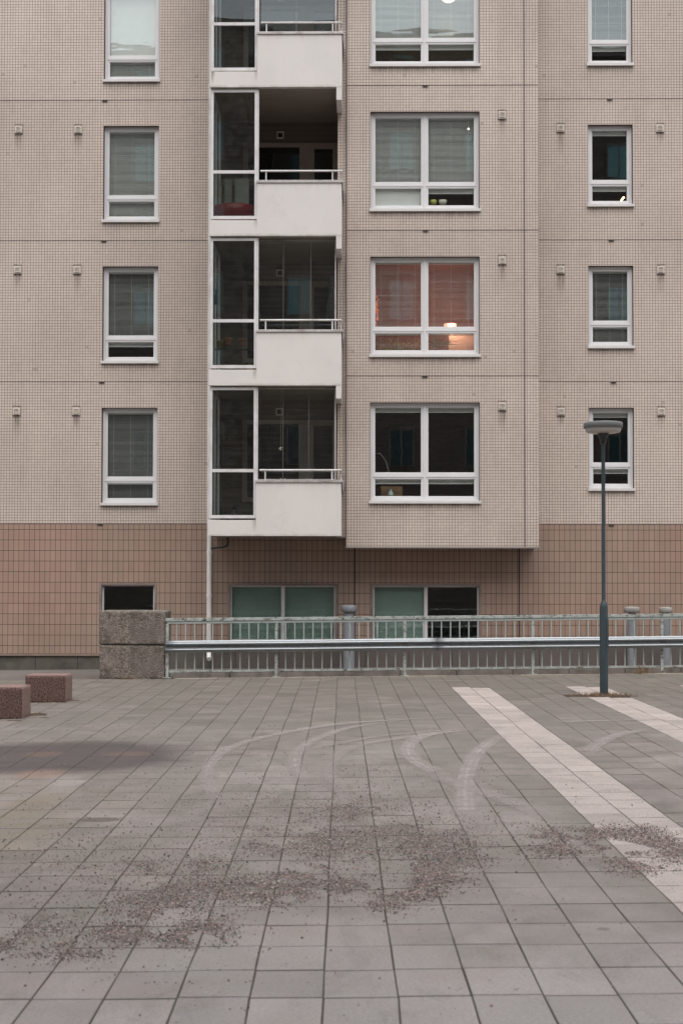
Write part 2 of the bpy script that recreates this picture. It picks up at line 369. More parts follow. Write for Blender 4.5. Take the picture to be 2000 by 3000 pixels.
# paving grid: columns .299 wide, rows .405 deep
CU, RV = .299, .405
u0 = gl_(945, 3000)[0]; v0 = gl_(1000, 2560)[1]
edgeL = gl_(488, 1988); edgeR = gl_(1937, 1973)
fdir = Vector((edgeR[0]-edgeL[0], edgeR[1]-edgeL[1], 0)).normalized()
def fence_v(u): return edgeL[1] + (u-edgeL[0])*fdir.y/fdir.x     # near foot line of the fence
STR_V = gl_(1319, 2017)[1]
lampu, lampv = gl_(1768, 2039)
V = []; FA = []; TN = []
rnd = random.Random(3)
for i in range(-36, 34):
    off = rnd.uniform(-.012, .012); islight = (i in (6, 7, 12, 13, 18, 19)); ph = rnd.uniform(0, 9)
    if i in (7, 13, 19): off += RV*.5
    def wob(v, k): return .011*noise.noise(Vector((k*7.3, v*.55, 1.1))) + .004*noise.noise(Vector((k*3.3, v*3, 4)))
    for j in range(-14, 50):
        va = v0 + j*RV + off; vb = va + RV
        if rnd.random() < .07: off += rnd.uniform(-.018, .018)
        ua = u0 + i*CU; ub = ua + CU
        lim = fence_v((ua+ub)/2) - .10
        if va > lim: break
        if ub < edgeL[0]: lim = fence_v((ua+ub)/2)+.1
        vb = min(vb, lim)
        if vb-va < .06: continue
        if (abs((ua+ub)/2-lampu) < .42 and abs((va+vb)/2-lampv) < .18): continue   # planted gap round the lamp foot
        li = 1.0 if (islight and va < STR_V-.02) else 0.0
        gp = .0030; bv = .003; h = rnd.uniform(-.0009, .0009); tx = rnd.uniform(-.0007, .0007); ty = rnd.uniform(-.0007, .0007)
        a0, a1 = ua+wob(va, i)+gp, ub+wob(va, i+1)-gp; b0, b1 = ua+wob(vb, i)+gp, ub+wob(vb, i+1)-gp
        jz = [rnd.uniform(-.0015, .0015) for _ in range(8)]
        gq = .0048
        o = [(a0+jz[0], va+gq+jz[1]), (a1+jz[2], va+gq+jz[3]), (b1+jz[4], vb-gq+jz[5]), (b0+jz[6], vb-gq+jz[7])]
        cx = sum(q[0] for q in o)/4; cy = sum(q[1] for q in o)/4
        n0 = len(V)
        for q in o: V.append((q[0], q[1], -.0045))
        for q in o: V.append((q[0], q[1], -.0022+h))
        for q in o:
            V.append((q[0]+math.copysign(bv, cx-q[0]), q[1]+math.copysign(bv, cy-q[1]), h+tx*math.copysign(1, cx-q[0])+ty*math.copysign(1, cy-q[1])))
        fs = [(8,9,10,11)] + [(k, (k+1)%4, 4+(k+1)%4, 4+k) for k in range(4)] + [(4+k, 4+(k+1)%4, 8+(k+1)%4, 8+k) for k in range(4)]
        tone = rnd.gauss(1, .042)
        if rnd.random() < .06: tone *= rnd.choice((.88, 1.1))
        for fi, f_ in enumerate(fs): FA.append(tuple(n0+k for k in f_)); TN.append((tone*(1 if fi == 0 else .38 if fi < 5 else .72), li, rnd.random()))
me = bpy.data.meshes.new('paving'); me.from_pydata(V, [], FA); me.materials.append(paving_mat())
ca = me.color_attributes.new('tone', 'FLOAT_COLOR', 'CORNER'); arr = []
for p_, t_ in zip(me.polygons, TN): arr += [t_[0], t_[1], t_[2], 1.0]*p_.loop_total
ca.data.foreach_set('color', arr); me.update()
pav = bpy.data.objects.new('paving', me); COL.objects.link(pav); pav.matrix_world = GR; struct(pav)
mb = MB(); mb.quad((-11,-.5,-.0028),(10.5,-.5,-.0028),(10.5,fence_v(10.5)-.1,-.0028),(-11,fence_v(-11)-.1,-.0028))
o = obj('joint_bed', mb, joint_mat()); o.parent = pav

def along(mb_, u, dv, z, hu, hv, hz, mi=0):        # box aligned with the fence foot line at frame position u
    c = GR @ Vector((u, fence_v(u)+dv, z)); X = (GR.to_3x3() @ fdir); Z = Vector((0,0,1)); Y = Z.cross(X).normalized()
    mb_.obox(c, X*hu, Y*hv, Z*hz, mi)
# pale edging row under the fence and a low kerb behind it
edge = MB(); u = edgeL[0]+.15; k = 0
er = random.Random(5)
while u < 12:
    wdt = er.uniform(.9, 1.4) if k % 2 else .76
    if k % 2: along(edge, u+wdt/2, -.045, -.001, wdt/2-.006, .035, .006)
    else: along(edge, u+wdt/2, -.075, .001, wdt/2-.006, .075, .006)
    u += wdt; k += 1
struct(obj('edging_stones', edge, simple('edging_stone', (.30, .262, .215), .9, var=.2, vs=7, bs=.4, world=True, c2=(.20, .17, .13)), bevel=.004))
kb = MB(); u = edgeL[0]+.1
while u < 12: along(kb, u+.5, .17, .03, .496, .09, .06); u += 1.0
struct(obj('kerb', kb, simple('kerb_concrete', (.20, .172, .155), .9, var=.22, vs=5, bs=.4, world=True, c2=(.12, .105, .09)), bevel=.01))

# tyre marks: dusty curved bands pressed on the slabs
def tyre_mat():
    mt = bpy.data.materials.new('tyre_dust'); mt.use_nodes = True; t = mt.node_tree; n = N.__new__(N); n.mat = mt; n.t = t; n.n = t.nodes
    n.p = n.n['Principled BSDF']; n.p.inputs['Roughness'].default_value = .9; n.p.inputs['Base Color'].default_value = (.42, .375, .36, 1)
    uv = n.uv(); u_, v_, _ = n.sep(uv)
    edge_ = n.m('MULTIPLY', n.rng(u_, 0, .4), n.rng(u_, 1, .6))
    groove = n.rng(n.m('SINE', n.m('MULTIPLY', u_, 28)), -1, 1, .78, 1)
    ends = n.m('MULTIPLY', n.rng(v_, 0, .22), n.rng(v_, 1, .7))
    ns = n.rng(n.noise(n.oc(), 5, 9, .75), .35, .65, .5, 1)
    at_ = n.n.new('ShaderNodeAttribute'); at_.attribute_name = 'str'; 
    a = n.m('MULTIPLY', n.m('MULTIPLY', edge_, groove), n.m('MULTIPLY', ends, ns)); n.L(n.m('MULTIPLY', n.m('MULTIPLY', a, at_.outputs['Fac']), 1.35), n.p.inputs['Alpha'])
    return mt
def catmull(pts, k=10):
    out = []
    P_ = [pts[0]]+pts+[pts[-1]]
    for i in range(1, len(P_)-2):
        p0, p1, p2, p3 = P_[i-1:i+3]
        for s_ in range(k):
            t = s_/k; out.append(tuple(.5*((2*p1[a])+(-p0[a]+p2[a])*t+(2*p0[a]-5*p1[a]+4*p2[a]-p3[a])*t*t+(-p0[a]+3*p1[a]-3*p2[a]+p3[a])*t**3) for a in (0, 1)))
    out.append(pts[-1]); return out
marks = [([(1420,2098),(1200,2108),(1000,2122),(850,2145),(720,2175),(640,2212),(606,2262),(615,2310),(650,2350),(715,2392)], .16, .50),
         ([(1440,2132),(1280,2142),(1100,2160),(990,2180),(880,2200)], .13, .35),
         ([(1180,2112),(1040,2130),(930,2165),(872,2205),(865,2240),(890,2280),(960,2320)], .16, .50),
         ([(1420,2135),(1210,2160),(1050,2185),(985,2220),(965,2255),(975,2300),(1020,2340)], .16, .38),
         ([(1440,2136),(1330,2143),(1240,2158),(1198,2185),(1200,2215),(1240,2245),(1300,2275),(1350,2300)], .20, .60),
         ([(1500,2145),(1430,2180),(1385,2225),(1365,2280),(1362,2340),(1372,2400),(1400,2470)], .20, .62),
         ([(1900,2138),(1830,2150),(1770,2170),(1735,2195),(1722,2230)], .20, .55),
         ([(1960,2108),(1800,2112),(1600,2118)], .14, .38),
         ([(1230,2262),(1330,2295),(1450,2335),(1560,2378),(1620,2410)], .22, .42),
         ([(1130,2760),(1300,2740),(1440,2690),(1560,2630),(1700,2570)], .2, .20)]
V = []; FA = []; UVs = []; ST = []
for k, (pts, wd, st_) in enumerate(marks):
    q = [gl_(*p) for p in pts]; c = catmull(q, 10); z = .0062+.0003*k
    for i, (x_, y_) in enumerate(c):
        a = c[max(0, i-1)]; b = c[min(len(c)-1, i+1)]; d = Vector((b[0]-a[0], b[1]-a[1])).normalized(); nn = Vector((-d.y, d.x))
        V += [(x_+nn.x*wd*.66, y_+nn.y*wd*.66, z), (x_-nn.x*wd*.66, y_-nn.y*wd*.66, z)]
    n0 = len(V)-2*len(c); L_ = len(c)-1
    for i in range(L_):
        FA.append((n0+2*i, n0+2*i+1, n0+2*i+3, n0+2*i+2)); UVs += [(0, i/L_), (1, i/L_), (1, (i+1)/L_), (0, (i+1)/L_)]; ST += [st_]*4
me = bpy.data.meshes.new('tyre_marks'); me.from_pydata(V, [], FA); ul = me.uv_layers.new(name='UVMap')
for i, q in enumerate(UVs): ul.data[i].uv = q
ca = me.color_attributes.new('str', 'FLOAT_COLOR', 'CORNER'); ca.data.foreach_set('color', [x_ for s_ in ST for x_ in (s_, s_, s_, 1)])
me.materials.append(tyre_mat()); o = bpy.data.objects.new('tyre_marks', me); COL.objects.link(o); o.parent = pav

# ------------------------------------------------------------------ the apartment building
BL = thing('apartment_building', 'pale pink tiled apartment block with brown tiled ground floor and white balconies', 'building', (0, 28, 0))
TOP = J0 + 4*FP + .25
rows = [J0 + k*FP for k in range(4)]       # base joint of each storey, D (lowest) .. A (top)

def wall_sheet(mb_, x0, x1, z0, z1, Y, ops, mi=0, rmi=1, depth=.16):
    xs = sorted({x0, x1, *[o_[0] for o_ in ops], *[o_[1] for o_ in ops]}); zs = sorted({z0, z1, *[o_[2] for o_ in ops], *[o_[3] for o_ in ops]})
    for a, b in zip(xs, xs[1:]):
        for c, d in zip(zs, zs[1:]):
            cx, cz = (a+b)/2, (c+d)/2
            if any(o_[0] < cx < o_[1] and o_[2] < cz < o_[3] for o_ in ops): continue
            mb_.quad((a, Y, c), (b, Y, c), (b, Y, d), (a, Y, d), mi)
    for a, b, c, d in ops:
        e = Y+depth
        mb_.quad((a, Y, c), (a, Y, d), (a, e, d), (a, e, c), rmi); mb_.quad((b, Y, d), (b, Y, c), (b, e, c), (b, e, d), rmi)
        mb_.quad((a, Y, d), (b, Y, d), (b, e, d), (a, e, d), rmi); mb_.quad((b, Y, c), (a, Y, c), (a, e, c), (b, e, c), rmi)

LX = (-5.09, -3.99); RX = (4.51, 5.395); BX = (.20, 2.30)
opsL = [(LX[0], LX[1], r+.36, r+2.295) for r in rows]
opsR = [(RX[0], RX[1], r+.655, r+2.295) for r in rows]
opsB = [(BX[0], BX[1], r+.36, r+2.30) for r in rows]
NX0, NX1 = -2.86, -.43                     # balcony niche
XL, XR = -13.0, 13.0
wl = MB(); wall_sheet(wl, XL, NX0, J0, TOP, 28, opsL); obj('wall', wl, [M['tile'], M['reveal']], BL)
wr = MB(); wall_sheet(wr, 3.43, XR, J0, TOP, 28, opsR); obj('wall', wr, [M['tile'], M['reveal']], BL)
# brown ground floor wall
P1z = 1.7-(1890-1700)/F*28
def gx(px): return at(px, 1780, 28).x
gt = at(800, 1710, 28).z
opsG = [(gx(291), gx(459.5), .45, gt+.01), (gx(667), gx(989.5), .46, gt), (gx(1085), gx(1409.5), .46, gt)]
mbb = MB(); wall_sheet(mbb, XL, XR, .25, J0-.004, 28, opsG, depth=.14)
obj('ground_floor_wall', mbb, [M['brown'], simple('window_surround', (.30, .245, .215), .8, world=True, c2=(.2,.16,.14))], BL)
# bay and the strip beside the balconies
bay = MB(); bz = 2.345
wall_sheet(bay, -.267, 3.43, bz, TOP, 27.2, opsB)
bay.quad((-.267,28.7,bz),(-.267,27.2,bz),(-.267,27.2,TOP),(-.267,28.7,TOP)); bay.quad((3.43,27.2,bz),(3.43,28.0,bz),(3.43,28.0,TOP),(3.43,27.2,TOP))
bay.quad((-.267,28.0,bz),(3.43,28.0,bz),(3.43,27.2,bz),(-.267,27.2,bz), 2)
obj('bay_wall', bay, [M['tile'], M['reveal'], M['soffit']], BL)
lip = MB(); lip.box(-.270, 3.434, 27.196, 27.26, bz-.028, bz-.002); obj('soffit_trim', lip, M['soffit'], BL)
st = MB(); st.quad((NX1,27.25,2.52),(-.267,27.25,2.52),(-.267,27.25,TOP),(NX1,27.25,TOP)); st.quad((NX1,28.62,2.52),(NX1,27.25,2.52),(NX1,27.25,TOP),(NX1,28.62,TOP))
st.quad((NX1,28,2.52),(-.267,28,2.52),(-.267,27.25,2.52),(NX1,27.25,2.52), 1)
obj('side_wall', st, [M['tile'], M['soffit']], BL)
sw = MB(); sw.quad((NX0,28,2.6),(NX0,28.62,2.6),(NX0,28.62,TOP),(NX0,28,TOP)); obj('side_wall', sw, M['tile'], BL)
bw = MB(); bw.quad((NX0-.02,28.6,2.5),(NX1+.02,28.6,2.5),(NX1+.02,28.6,TOP),(NX0-.02,28.6,TOP)); bw.quad((NX0,28,J0-.004),(NX1,28,J0-.004),(NX1,28.6,J0-.004),(NX0,28.6,J0-.004))
obj('balcony_back_wall', bw, M['siding'], BL)
# joints
jt = MB()
for k in range(5):
    z = J0+k*FP
    if k: jt.box(-.264, 3.427, 27.194, 27.205, z-.006, z+.006)
    jt.box(XL, NX0-.03, 27.995, 28.01, z-.006, z+.006); jt.box(3.433, XR, 27.995, 28.01, z-.006, z+.006)
for xa in (at(1535, 900, 27.2).x,): jt.box(xa-.011, xa+.011, 27.192, 27.205, bz, TOP-.01)
jt.box(-.268, -.244, 27.188, 27.205, bz, TOP-.01)
obj('wall_joint', jt, M['joint'], BL)
for px in (1038.5, 1520):
    jd = MB(); xx = at(px, 1750, 28).x; jd.box(xx-.012, xx+.012, 27.994, 28.01, .46, J0-.006); obj('wall_joint', jd, M['jointdark'], BL)
# plinths and ledge
zl = at(150, 1917, 28).z
pl = MB(); pl.box(XL, -3.75, 27.93, 28.4, zl-.03, zl+.012); obj('ledge', pl, M['ledge'], BL, bevel=.004)
p1 = MB(); x_ = XL
while x_ < -3.8: p1.box(x_+.003, min(x_+.83, -3.752)-.003, 27.96, 28.4, -.6, zl-.035); x_ += .83
obj('plinth', p1, M['plinthL'], BL, bevel=.004)
p2 = MB(); x_ = at(690, 1920, 28).x
p3 = MB(); p3.box(-3.75, x_-.004, 27.965, 28.4, -.6, .452); obj('plinth', p3, M['plinthL'], BL, bevel=.004)
while x_ < XR: p2.box(x_+.003, x_+.847, 27.97, 28.4, -.6, .452); x_ += .85
obj('plinth', p2, M['plinthR'], BL, bevel=.004)
# roof, back and flanks close the volume
rf = MB(); rf.box(XL, XR, 28.0+.0, 40, TOP, TOP+.5); rf.box(-.27, 3.43, 27.2, 27.998, TOP, TOP+.5); rf.box(NX0-.1, NX1+.16, 26.4, 27.99, TOP-.16, TOP+.5)
obj('roof', rf, M['soffit'], BL)
fl = MB(); fl.quad((XL,40,-.6),(XL,28,-.6),(XL,28,TOP),(XL,40,TOP)); fl.quad((XR,28,-.6),(XR,40,-.6),(XR,40,TOP),(XR,28,TOP)); fl.quad((XR,40,-.6),(XL,40,-.6),(XL,40,TOP),(XR,40,TOP))
obj('outer_wall', fl, M['brown'], BL)

# ---- windows
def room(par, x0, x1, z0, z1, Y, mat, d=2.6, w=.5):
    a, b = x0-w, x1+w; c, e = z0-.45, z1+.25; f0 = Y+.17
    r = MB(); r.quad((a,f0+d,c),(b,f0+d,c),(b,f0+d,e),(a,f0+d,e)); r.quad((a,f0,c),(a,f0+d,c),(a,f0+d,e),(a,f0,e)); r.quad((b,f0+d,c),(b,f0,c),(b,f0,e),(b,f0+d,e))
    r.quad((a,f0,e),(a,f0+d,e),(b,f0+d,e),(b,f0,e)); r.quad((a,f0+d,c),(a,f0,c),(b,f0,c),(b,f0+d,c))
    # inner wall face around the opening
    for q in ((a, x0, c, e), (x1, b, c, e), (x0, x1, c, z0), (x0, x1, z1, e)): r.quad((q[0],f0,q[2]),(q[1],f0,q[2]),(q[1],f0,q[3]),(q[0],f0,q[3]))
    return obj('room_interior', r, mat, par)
def blind(par, x0, x1, z0, z1, Y, kind, mat):
    b = MB(); hw = .0125
    b.box(x0, x1, Y-.012, Y+.014, z1-.024, z1-.002)
    if kind == 'up':
        n_ = 9
        for i in range(n_): b.box(x0+.004, x1-.004, Y-.011, Y+.011, z1-.030-i*.0045, z1-.028-i*.0045)
        b.box(x0+.002, x1-.002, Y-.012, Y+.012, z1-.085, z1-.072)
        for k in (.12, .5, .88): xx = x0+(x1-x0)*k; b.box(xx-.004, xx+.004, Y-.014, Y-.012, z1-.085, z1-.01)
    else:
        cov = {'closed': .98, 'half': .38, 'open': .05, 'dim': .11}[kind]      # how far the slats close the view from below
        ang = math.atan2((z0+z1)/2-1.7, Y) + math.asin(min(.9, cov*.0225/.025))
        z = z1-.04
        while z > z0+.012:
            dy, dz = hw*math.cos(ang), hw*math.sin(ang); ja = random.uniform(-.0008, .0008)
            b.quad((x0, Y-dy, z-dz+ja), (x1, Y-dy, z-dz+ja), (x1, Y, z+.0022), (x0, Y, z+.0022))
            b.quad((x0, Y, z+.0022), (x1, Y, z+.0022), (x1, Y+dy, z+dz), (x0, Y+dy, z+dz)); z -= .0225
        b.box(x0, x1, Y-.012, Y+.012, z0+.002, z0+.012)
        for k in (.12, .5, .88): xx = x0+(x1-x0)*k; b.box(xx-.0015, xx+.0015, Y-.0145, Y-.0125, z0+.012, z1-.024)
    return obj('blind', b, mat, par)
def window(x0, x1, z0, z1, Y, split, cfg, roommat, mats=('frame', 'sill', 'blind'), side=.045, label=None):
    """cfg: list per column of (upper blind, lower blind)"""
    f0 = Y+.085; f1 = Y+.15; n_ = len(cfg); fr = MB()
    sz = .055                                            # sill height
    fr.ring(x0+.006, x1-.006, z0+sz-.01, z1-.004, f0, f1, side, side, .05, .05)
    ix0, ix1, iz0, iz1 = x0+.006+side, x1-.006-side, z0+sz+.04, z1-.054
    mw = .045
    cw = (ix1-ix0-(n_-1)*mw)/n_
    zs = iz0+split
    W = None; panes = []
    for c in range(n_):
        cx0 = ix0+c*(cw+mw); cx1 = cx0+cw
        if c: fr.box(cx0-mw, cx0, f0, f1, iz0, iz1)
        fr.box(cx0, cx1, f0+.004, f1, zs-.022, zs+.022)
        for (a, b, k) in ((zs+.022, iz1, 0), (iz0, zs-.022, 1)):
            s_ = .040
            fr.ring(cx0+.001, cx1-.001, a+.001, b-.001, f0+.014, f1-.004, s_, s_, s_*.8, s_)
            fr.ring(cx0+s_+.0005, cx1-s_-.0005, a+s_+.0005, b-s_*.8-.0005, f0+.026, f1-.008, .010, .010, .010, .010)
            panes.append((cx0+s_+.008, cx1-s_-.008, a+s_+.008, b-s_*.8-.008, cfg[c][k]))
    W = obj('window', fr, M[mats[0]], BL, bevel=.003, label=label)
    sl_ = MB()
    sl_.box(x0-.022, x1+.022, Y-.045, Y-.006, z0-.004, z0+.048); sl_.obox(((x0+x1)/2, Y+.042, z0+.035), ((x1-x0)/2-.002,0,0), (0,.046,.010), (0,-.002,.008))
    for xx in (x0-.022, x1+.016): sl_.box(xx, xx+.006, Y-.043, Y-.004, z0+.048, z0+.075)
    obj('sill', sl_, M[mats[1]], W, bevel=.002)
    for (a, b, c, d, kd) in panes:
        g_ = MB(); g_.box(a-.004, b+.004, f0+.036, f0+.042, c-.004, d+.004); obj('pane', g_, M['glass'], W)
        if kd: blind(W, a+.004, b-.004, c, d, f0+.085, kd, M[mats[2]])
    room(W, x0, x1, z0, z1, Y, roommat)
    return W
cfgL = [[('dim','open')], [('dim','up')], [('half','half')], [('closed','half')]]
cfgR = [[('up','up')], [('open','dim')], [('up','up')], [('dim','up')]]
cfgB = [[('up','up'),('up','up')], [('open','open'),('open','open')], [('half','closed'),('half','up')], [('half','up'),('half','up')]]
for k, r_ in enumerate(rows):
    window(LX[0], LX[1], r_+.36, r_+2.295, 28, .405, cfgL[k], M['room'])
    window(RX[0], RX[1], r_+.655, r_+2.295, 28, .40, cfgR[k], M['room'])
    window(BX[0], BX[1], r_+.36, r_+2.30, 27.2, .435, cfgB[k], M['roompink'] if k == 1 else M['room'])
# ground floor windows: thin frames, no transom
def low_window(x0, x1, z0, z1, n_, kinds, mat):
    fr = MB(); Y = 28; f0 = Y+.07; f1 = Y+.13
    fr.ring(x0+.045, x1-.045, z0+.02, z1-.035, f0, f1, .035, .035, .03, .05)
    ix0, ix1 = x0+.08, x1-.08; cw = (ix1-ix0-(n_-1)*.07)/n_; panes = []
    for c in range(n_):
        a = ix0+c*(cw+.07)
        if c: fr.box(a-.07, a, f0, f1, z0+.07, z1-.065)
        panes.append((a, a+cw, z0+.07, z1-.065, kinds[c]))
    W = obj('window', fr, M['frame2'], BL, bevel=.003)
    s2 = MB(); s2.ring(x0+.003, x1-.003, z0+.003, z1-.003, Y-.006, Y+.10, .042, .042, .032, .02); obj('window_surround', s2, simple('surround', (.25, .20, .18), .8, world=True, c2=(.17, .135, .12)), W)
    for (a, b, c, d, kd) in panes:
        g_ = MB(); g_.box(a-.002, b+.002, f0+.02, f0+.026, c-.002, d+.002); obj('pane', g_, M['glass'], W)
        if kd: blind(W, a+.004, b-.004, c, d, f0+.085, kd[0], mat if kd[1] == 'g' else M['blind'])
    room(W, x0, x1, z0, z1, Y, M['room']); return W
low_window(*opsG[0], 1, [None], M['blindgreen'])
low_window(*opsG[1], 2, [('closed', 'g'), ('closed', 'g')], M['blindgreen'])
low_window(*opsG[2], 2, [('closed', 'g'), None], M['blindgreen'])

# ---- wall vents with soot below, drain clips
def stain_mat():
    mt = bpy.data.materials.new('soot_streak'); mt.use_nodes = True; n = N.__new__(N); n.mat = mt; n.t = mt.node_tree; n.n = n.t.nodes
    n.p = n.n['Principled BSDF']; n.p.inputs['Base Color'].default_value = (.085, .055, .045, 1); n.p.inputs['Roughness'].default_value = .9
    u_, v_, _ = n.sep(n.uv()); ns = n.noise(n.scale(n.pos(), 26, 26, 3), 1, 5, .65)
    a = n.m('MULTIPLY', n.rng(n.m('ABSOLUTE', n.m('SUBTRACT', u_, .5)), .5, .12), n.m('MULTIPLY', n.rng(v_, .0, .95), n.rng(v_, 1.0, .97)))
    a = n.m('MULTIPLY', n.m('MULTIPLY', a, a), n.rng(ns, .3, .7, .15, 1)); n.L(n.m('MULTIPLY', a, .42), n.p.inputs['Alpha']); return mt
STAIN = stain_mat()
def decal(par, x0, x1, z0, z1, Y, mat, name='stain'):
    q = MB(); q.quad((x0, Y, z0), (x1, Y, z0), (x1, Y, z1), (x0, Y, z1)); o_ = obj(name, q, mat, par)
    ul_ = o_.data.uv_layers.new(name='UVMap')
    for i, c in enumerate(((0,0),(1,0),(1,1),(0,1))): ul_.data[i].uv = c
    return o_
vr = random.Random(11)
def vent(px, py, Y):
    c = at(px, py, Y); h = .074
    v = MB(); v.ring(c.x-h, c.x+h, c.z-h, c.z+h, Y-.020, Y-.004, .024, .024, .024, .026)
    v.ring(c.x-h+.022, c.x+h-.022, c.z-h+.024, c.z+h-.022, Y-.036, Y-.010, .012, .012, .01, .01)
    v.box(c.x-h+.01, c.x+h-.01, Y-.0045, Y-.001, c.z-h+.01, c.z+h-.01, 1)
    for i in range(5):
        z = c.z-.036+i*.0185; v.obox((c.x, Y-.024, z), (h-.036, 0, 0), (0, .005, .002), (0, -.0012, .0060))
    o_ = obj('vent_grille', v, [M['grille'], M['slot']], BL, bevel=.003)
    w_ = vr.uniform(.10, .15)
    decal(o_, c.x-w_, c.x+w_, c.z-h-vr.uniform(.35, .75), c.z-h+.02, Y-.0025, STAIN)
    decal(o_, c.x-h-.018, c.x+h+.018, c.z-h-.05, c.z+h+.05, Y-.0032, halo)
def halo_mat():
    mt = bpy.data.materials.new('soot_halo'); mt.use_nodes = True; n = N.__new__(N); n.mat = mt; n.t = mt.node_tree; n.n = n.t.nodes
    n.p = n.n['Principled BSDF']; n.p.inputs['Base Color'].default_value = (.06, .04, .035, 1); n.p.inputs['Roughness'].default_value = .9
    u_, v_, _ = n.sep(n.uv())
    d = n.m('MAXIMUM', n.m('ABSOLUTE', n.m('SUBTRACT', u_, .5)), n.m('ABSOLUTE', n.m('SUBTRACT', v_, .5)))
    n.L(n.m('MULTIPLY', n.rng(d, .5, .42), n.rng(n.noise(n.pos(), 30, 3), .35, .65, .15, .5)), n.p.inputs['Alpha']); return mt
halo = halo_mat()
for p_ in ((56,380),(230,380),(53,791),(227,791),(50,1205),(224,1205),(1640.5,376),(1931.6,376),(1641,790.5),(1934,790.5),(1642,1206),(1935,1206)): vent(*p_, 28)
for p_ in ((1470,337.5),(1470,763),(1470,1190.5)): vent(*p_, 27.2)
for (px, k, Y) in ((304,3,28),(303.6,2,28),(300,1,28),(298,0,28),(1245,3,27.2),(1245.6,2,27.2),(1243.7,1,27.2),(1786.7,3,28),(1790,2,28),(1794.5,1,28),(1787,0,28)):
    x_ = at(px, 900, Y).x; z = J0+k*FP
    c_ = MB(); c_.box(x_-.058, x_+.058, Y-.028, Y-.005, z-.014, z-.006); c_.box(x_-.043, x_+.043, Y-.022, Y-.005, z-.034, z-.014)
    o_ = obj('drain_outlet', c_, M['clip'], BL, bevel=.002)
# grime under window sills
def grime(x0, x1, z, Y): decal(BL, x0, x1, z-.16, z, Y-.0022, GR_, 'sill_grime')
def grime_mat():
    mt = bpy.data.materials.new('sill_grime'); mt.use_nodes = True; n = N.__new__(N); n.mat = mt; n.t = mt.node_tree; n.n = n.t.nodes
    n.p = n.n['Principled BSDF']; n.p.inputs['Base Color'].default_value = (.10, .065, .055, 1); n.p.inputs['Roughness'].default_value = .9
    u_, v_, _ = n.sep(n.uv())
    a = n.m('MULTIPLY', n.rng(v_, 0, 1, 0, 1, False), n.rng(n.noise(n.scale(n.pos(), 14, 14, 2), 1, 5), .3, .7, .2, 1))
    e = n.m('MULTIPLY', n.rng(u_, 0, .05), n.rng(u_, 1, .95)); n.L(n.m('MULTIPLY', n.m('MULTIPLY', a, e), .34), n.p.inputs['Alpha']); return mt
GR_ = grime_mat()
for r_ in rows:
    grime(LX[0]-.02, LX[1]+.02, r_+.36, 28); grime(RX[0]-.02, RX[1]+.02, r_+.655, 28); grime(BX[0]-.02, BX[1]+.02, r_+.36, 27.2)

# ---- balconies
BF = 26.45
def drip_mat(name='rust_drip', c=(.16, .09, .055, 1), k_=.5):
    mt = bpy.data.materials.new(name); mt.use_nodes = True; n = N.__new__(N); n.mat = mt; n.t = mt.node_tree; n.n = n.t.nodes
    n.p = n.n['Principled BSDF']; n.p.inputs['Base Color'].default_value = c; n.p.inputs['Roughness'].default_value = .9
    u_, v_, _ = n.sep(n.uv()); ns = n.noise(n.scale(n.pos(), 40, 40, 2.5), 1, 5, .7)
    a = n.m('MULTIPLY', n.m('MULTIPLY', n.rng(v_, 0, 1), n.rng(n.m('ABSOLUTE', n.m('SUBTRACT', u_, .5)), .5, .2)), n.rng(ns, .38, .7)); n.L(n.m('MULTIPLY', a, k_), n.p.inputs['Alpha']); return mt
DRIP = drip_mat(); MOSSY = drip_mat('moss_drip', (.10, .095, .06, 1), .75)
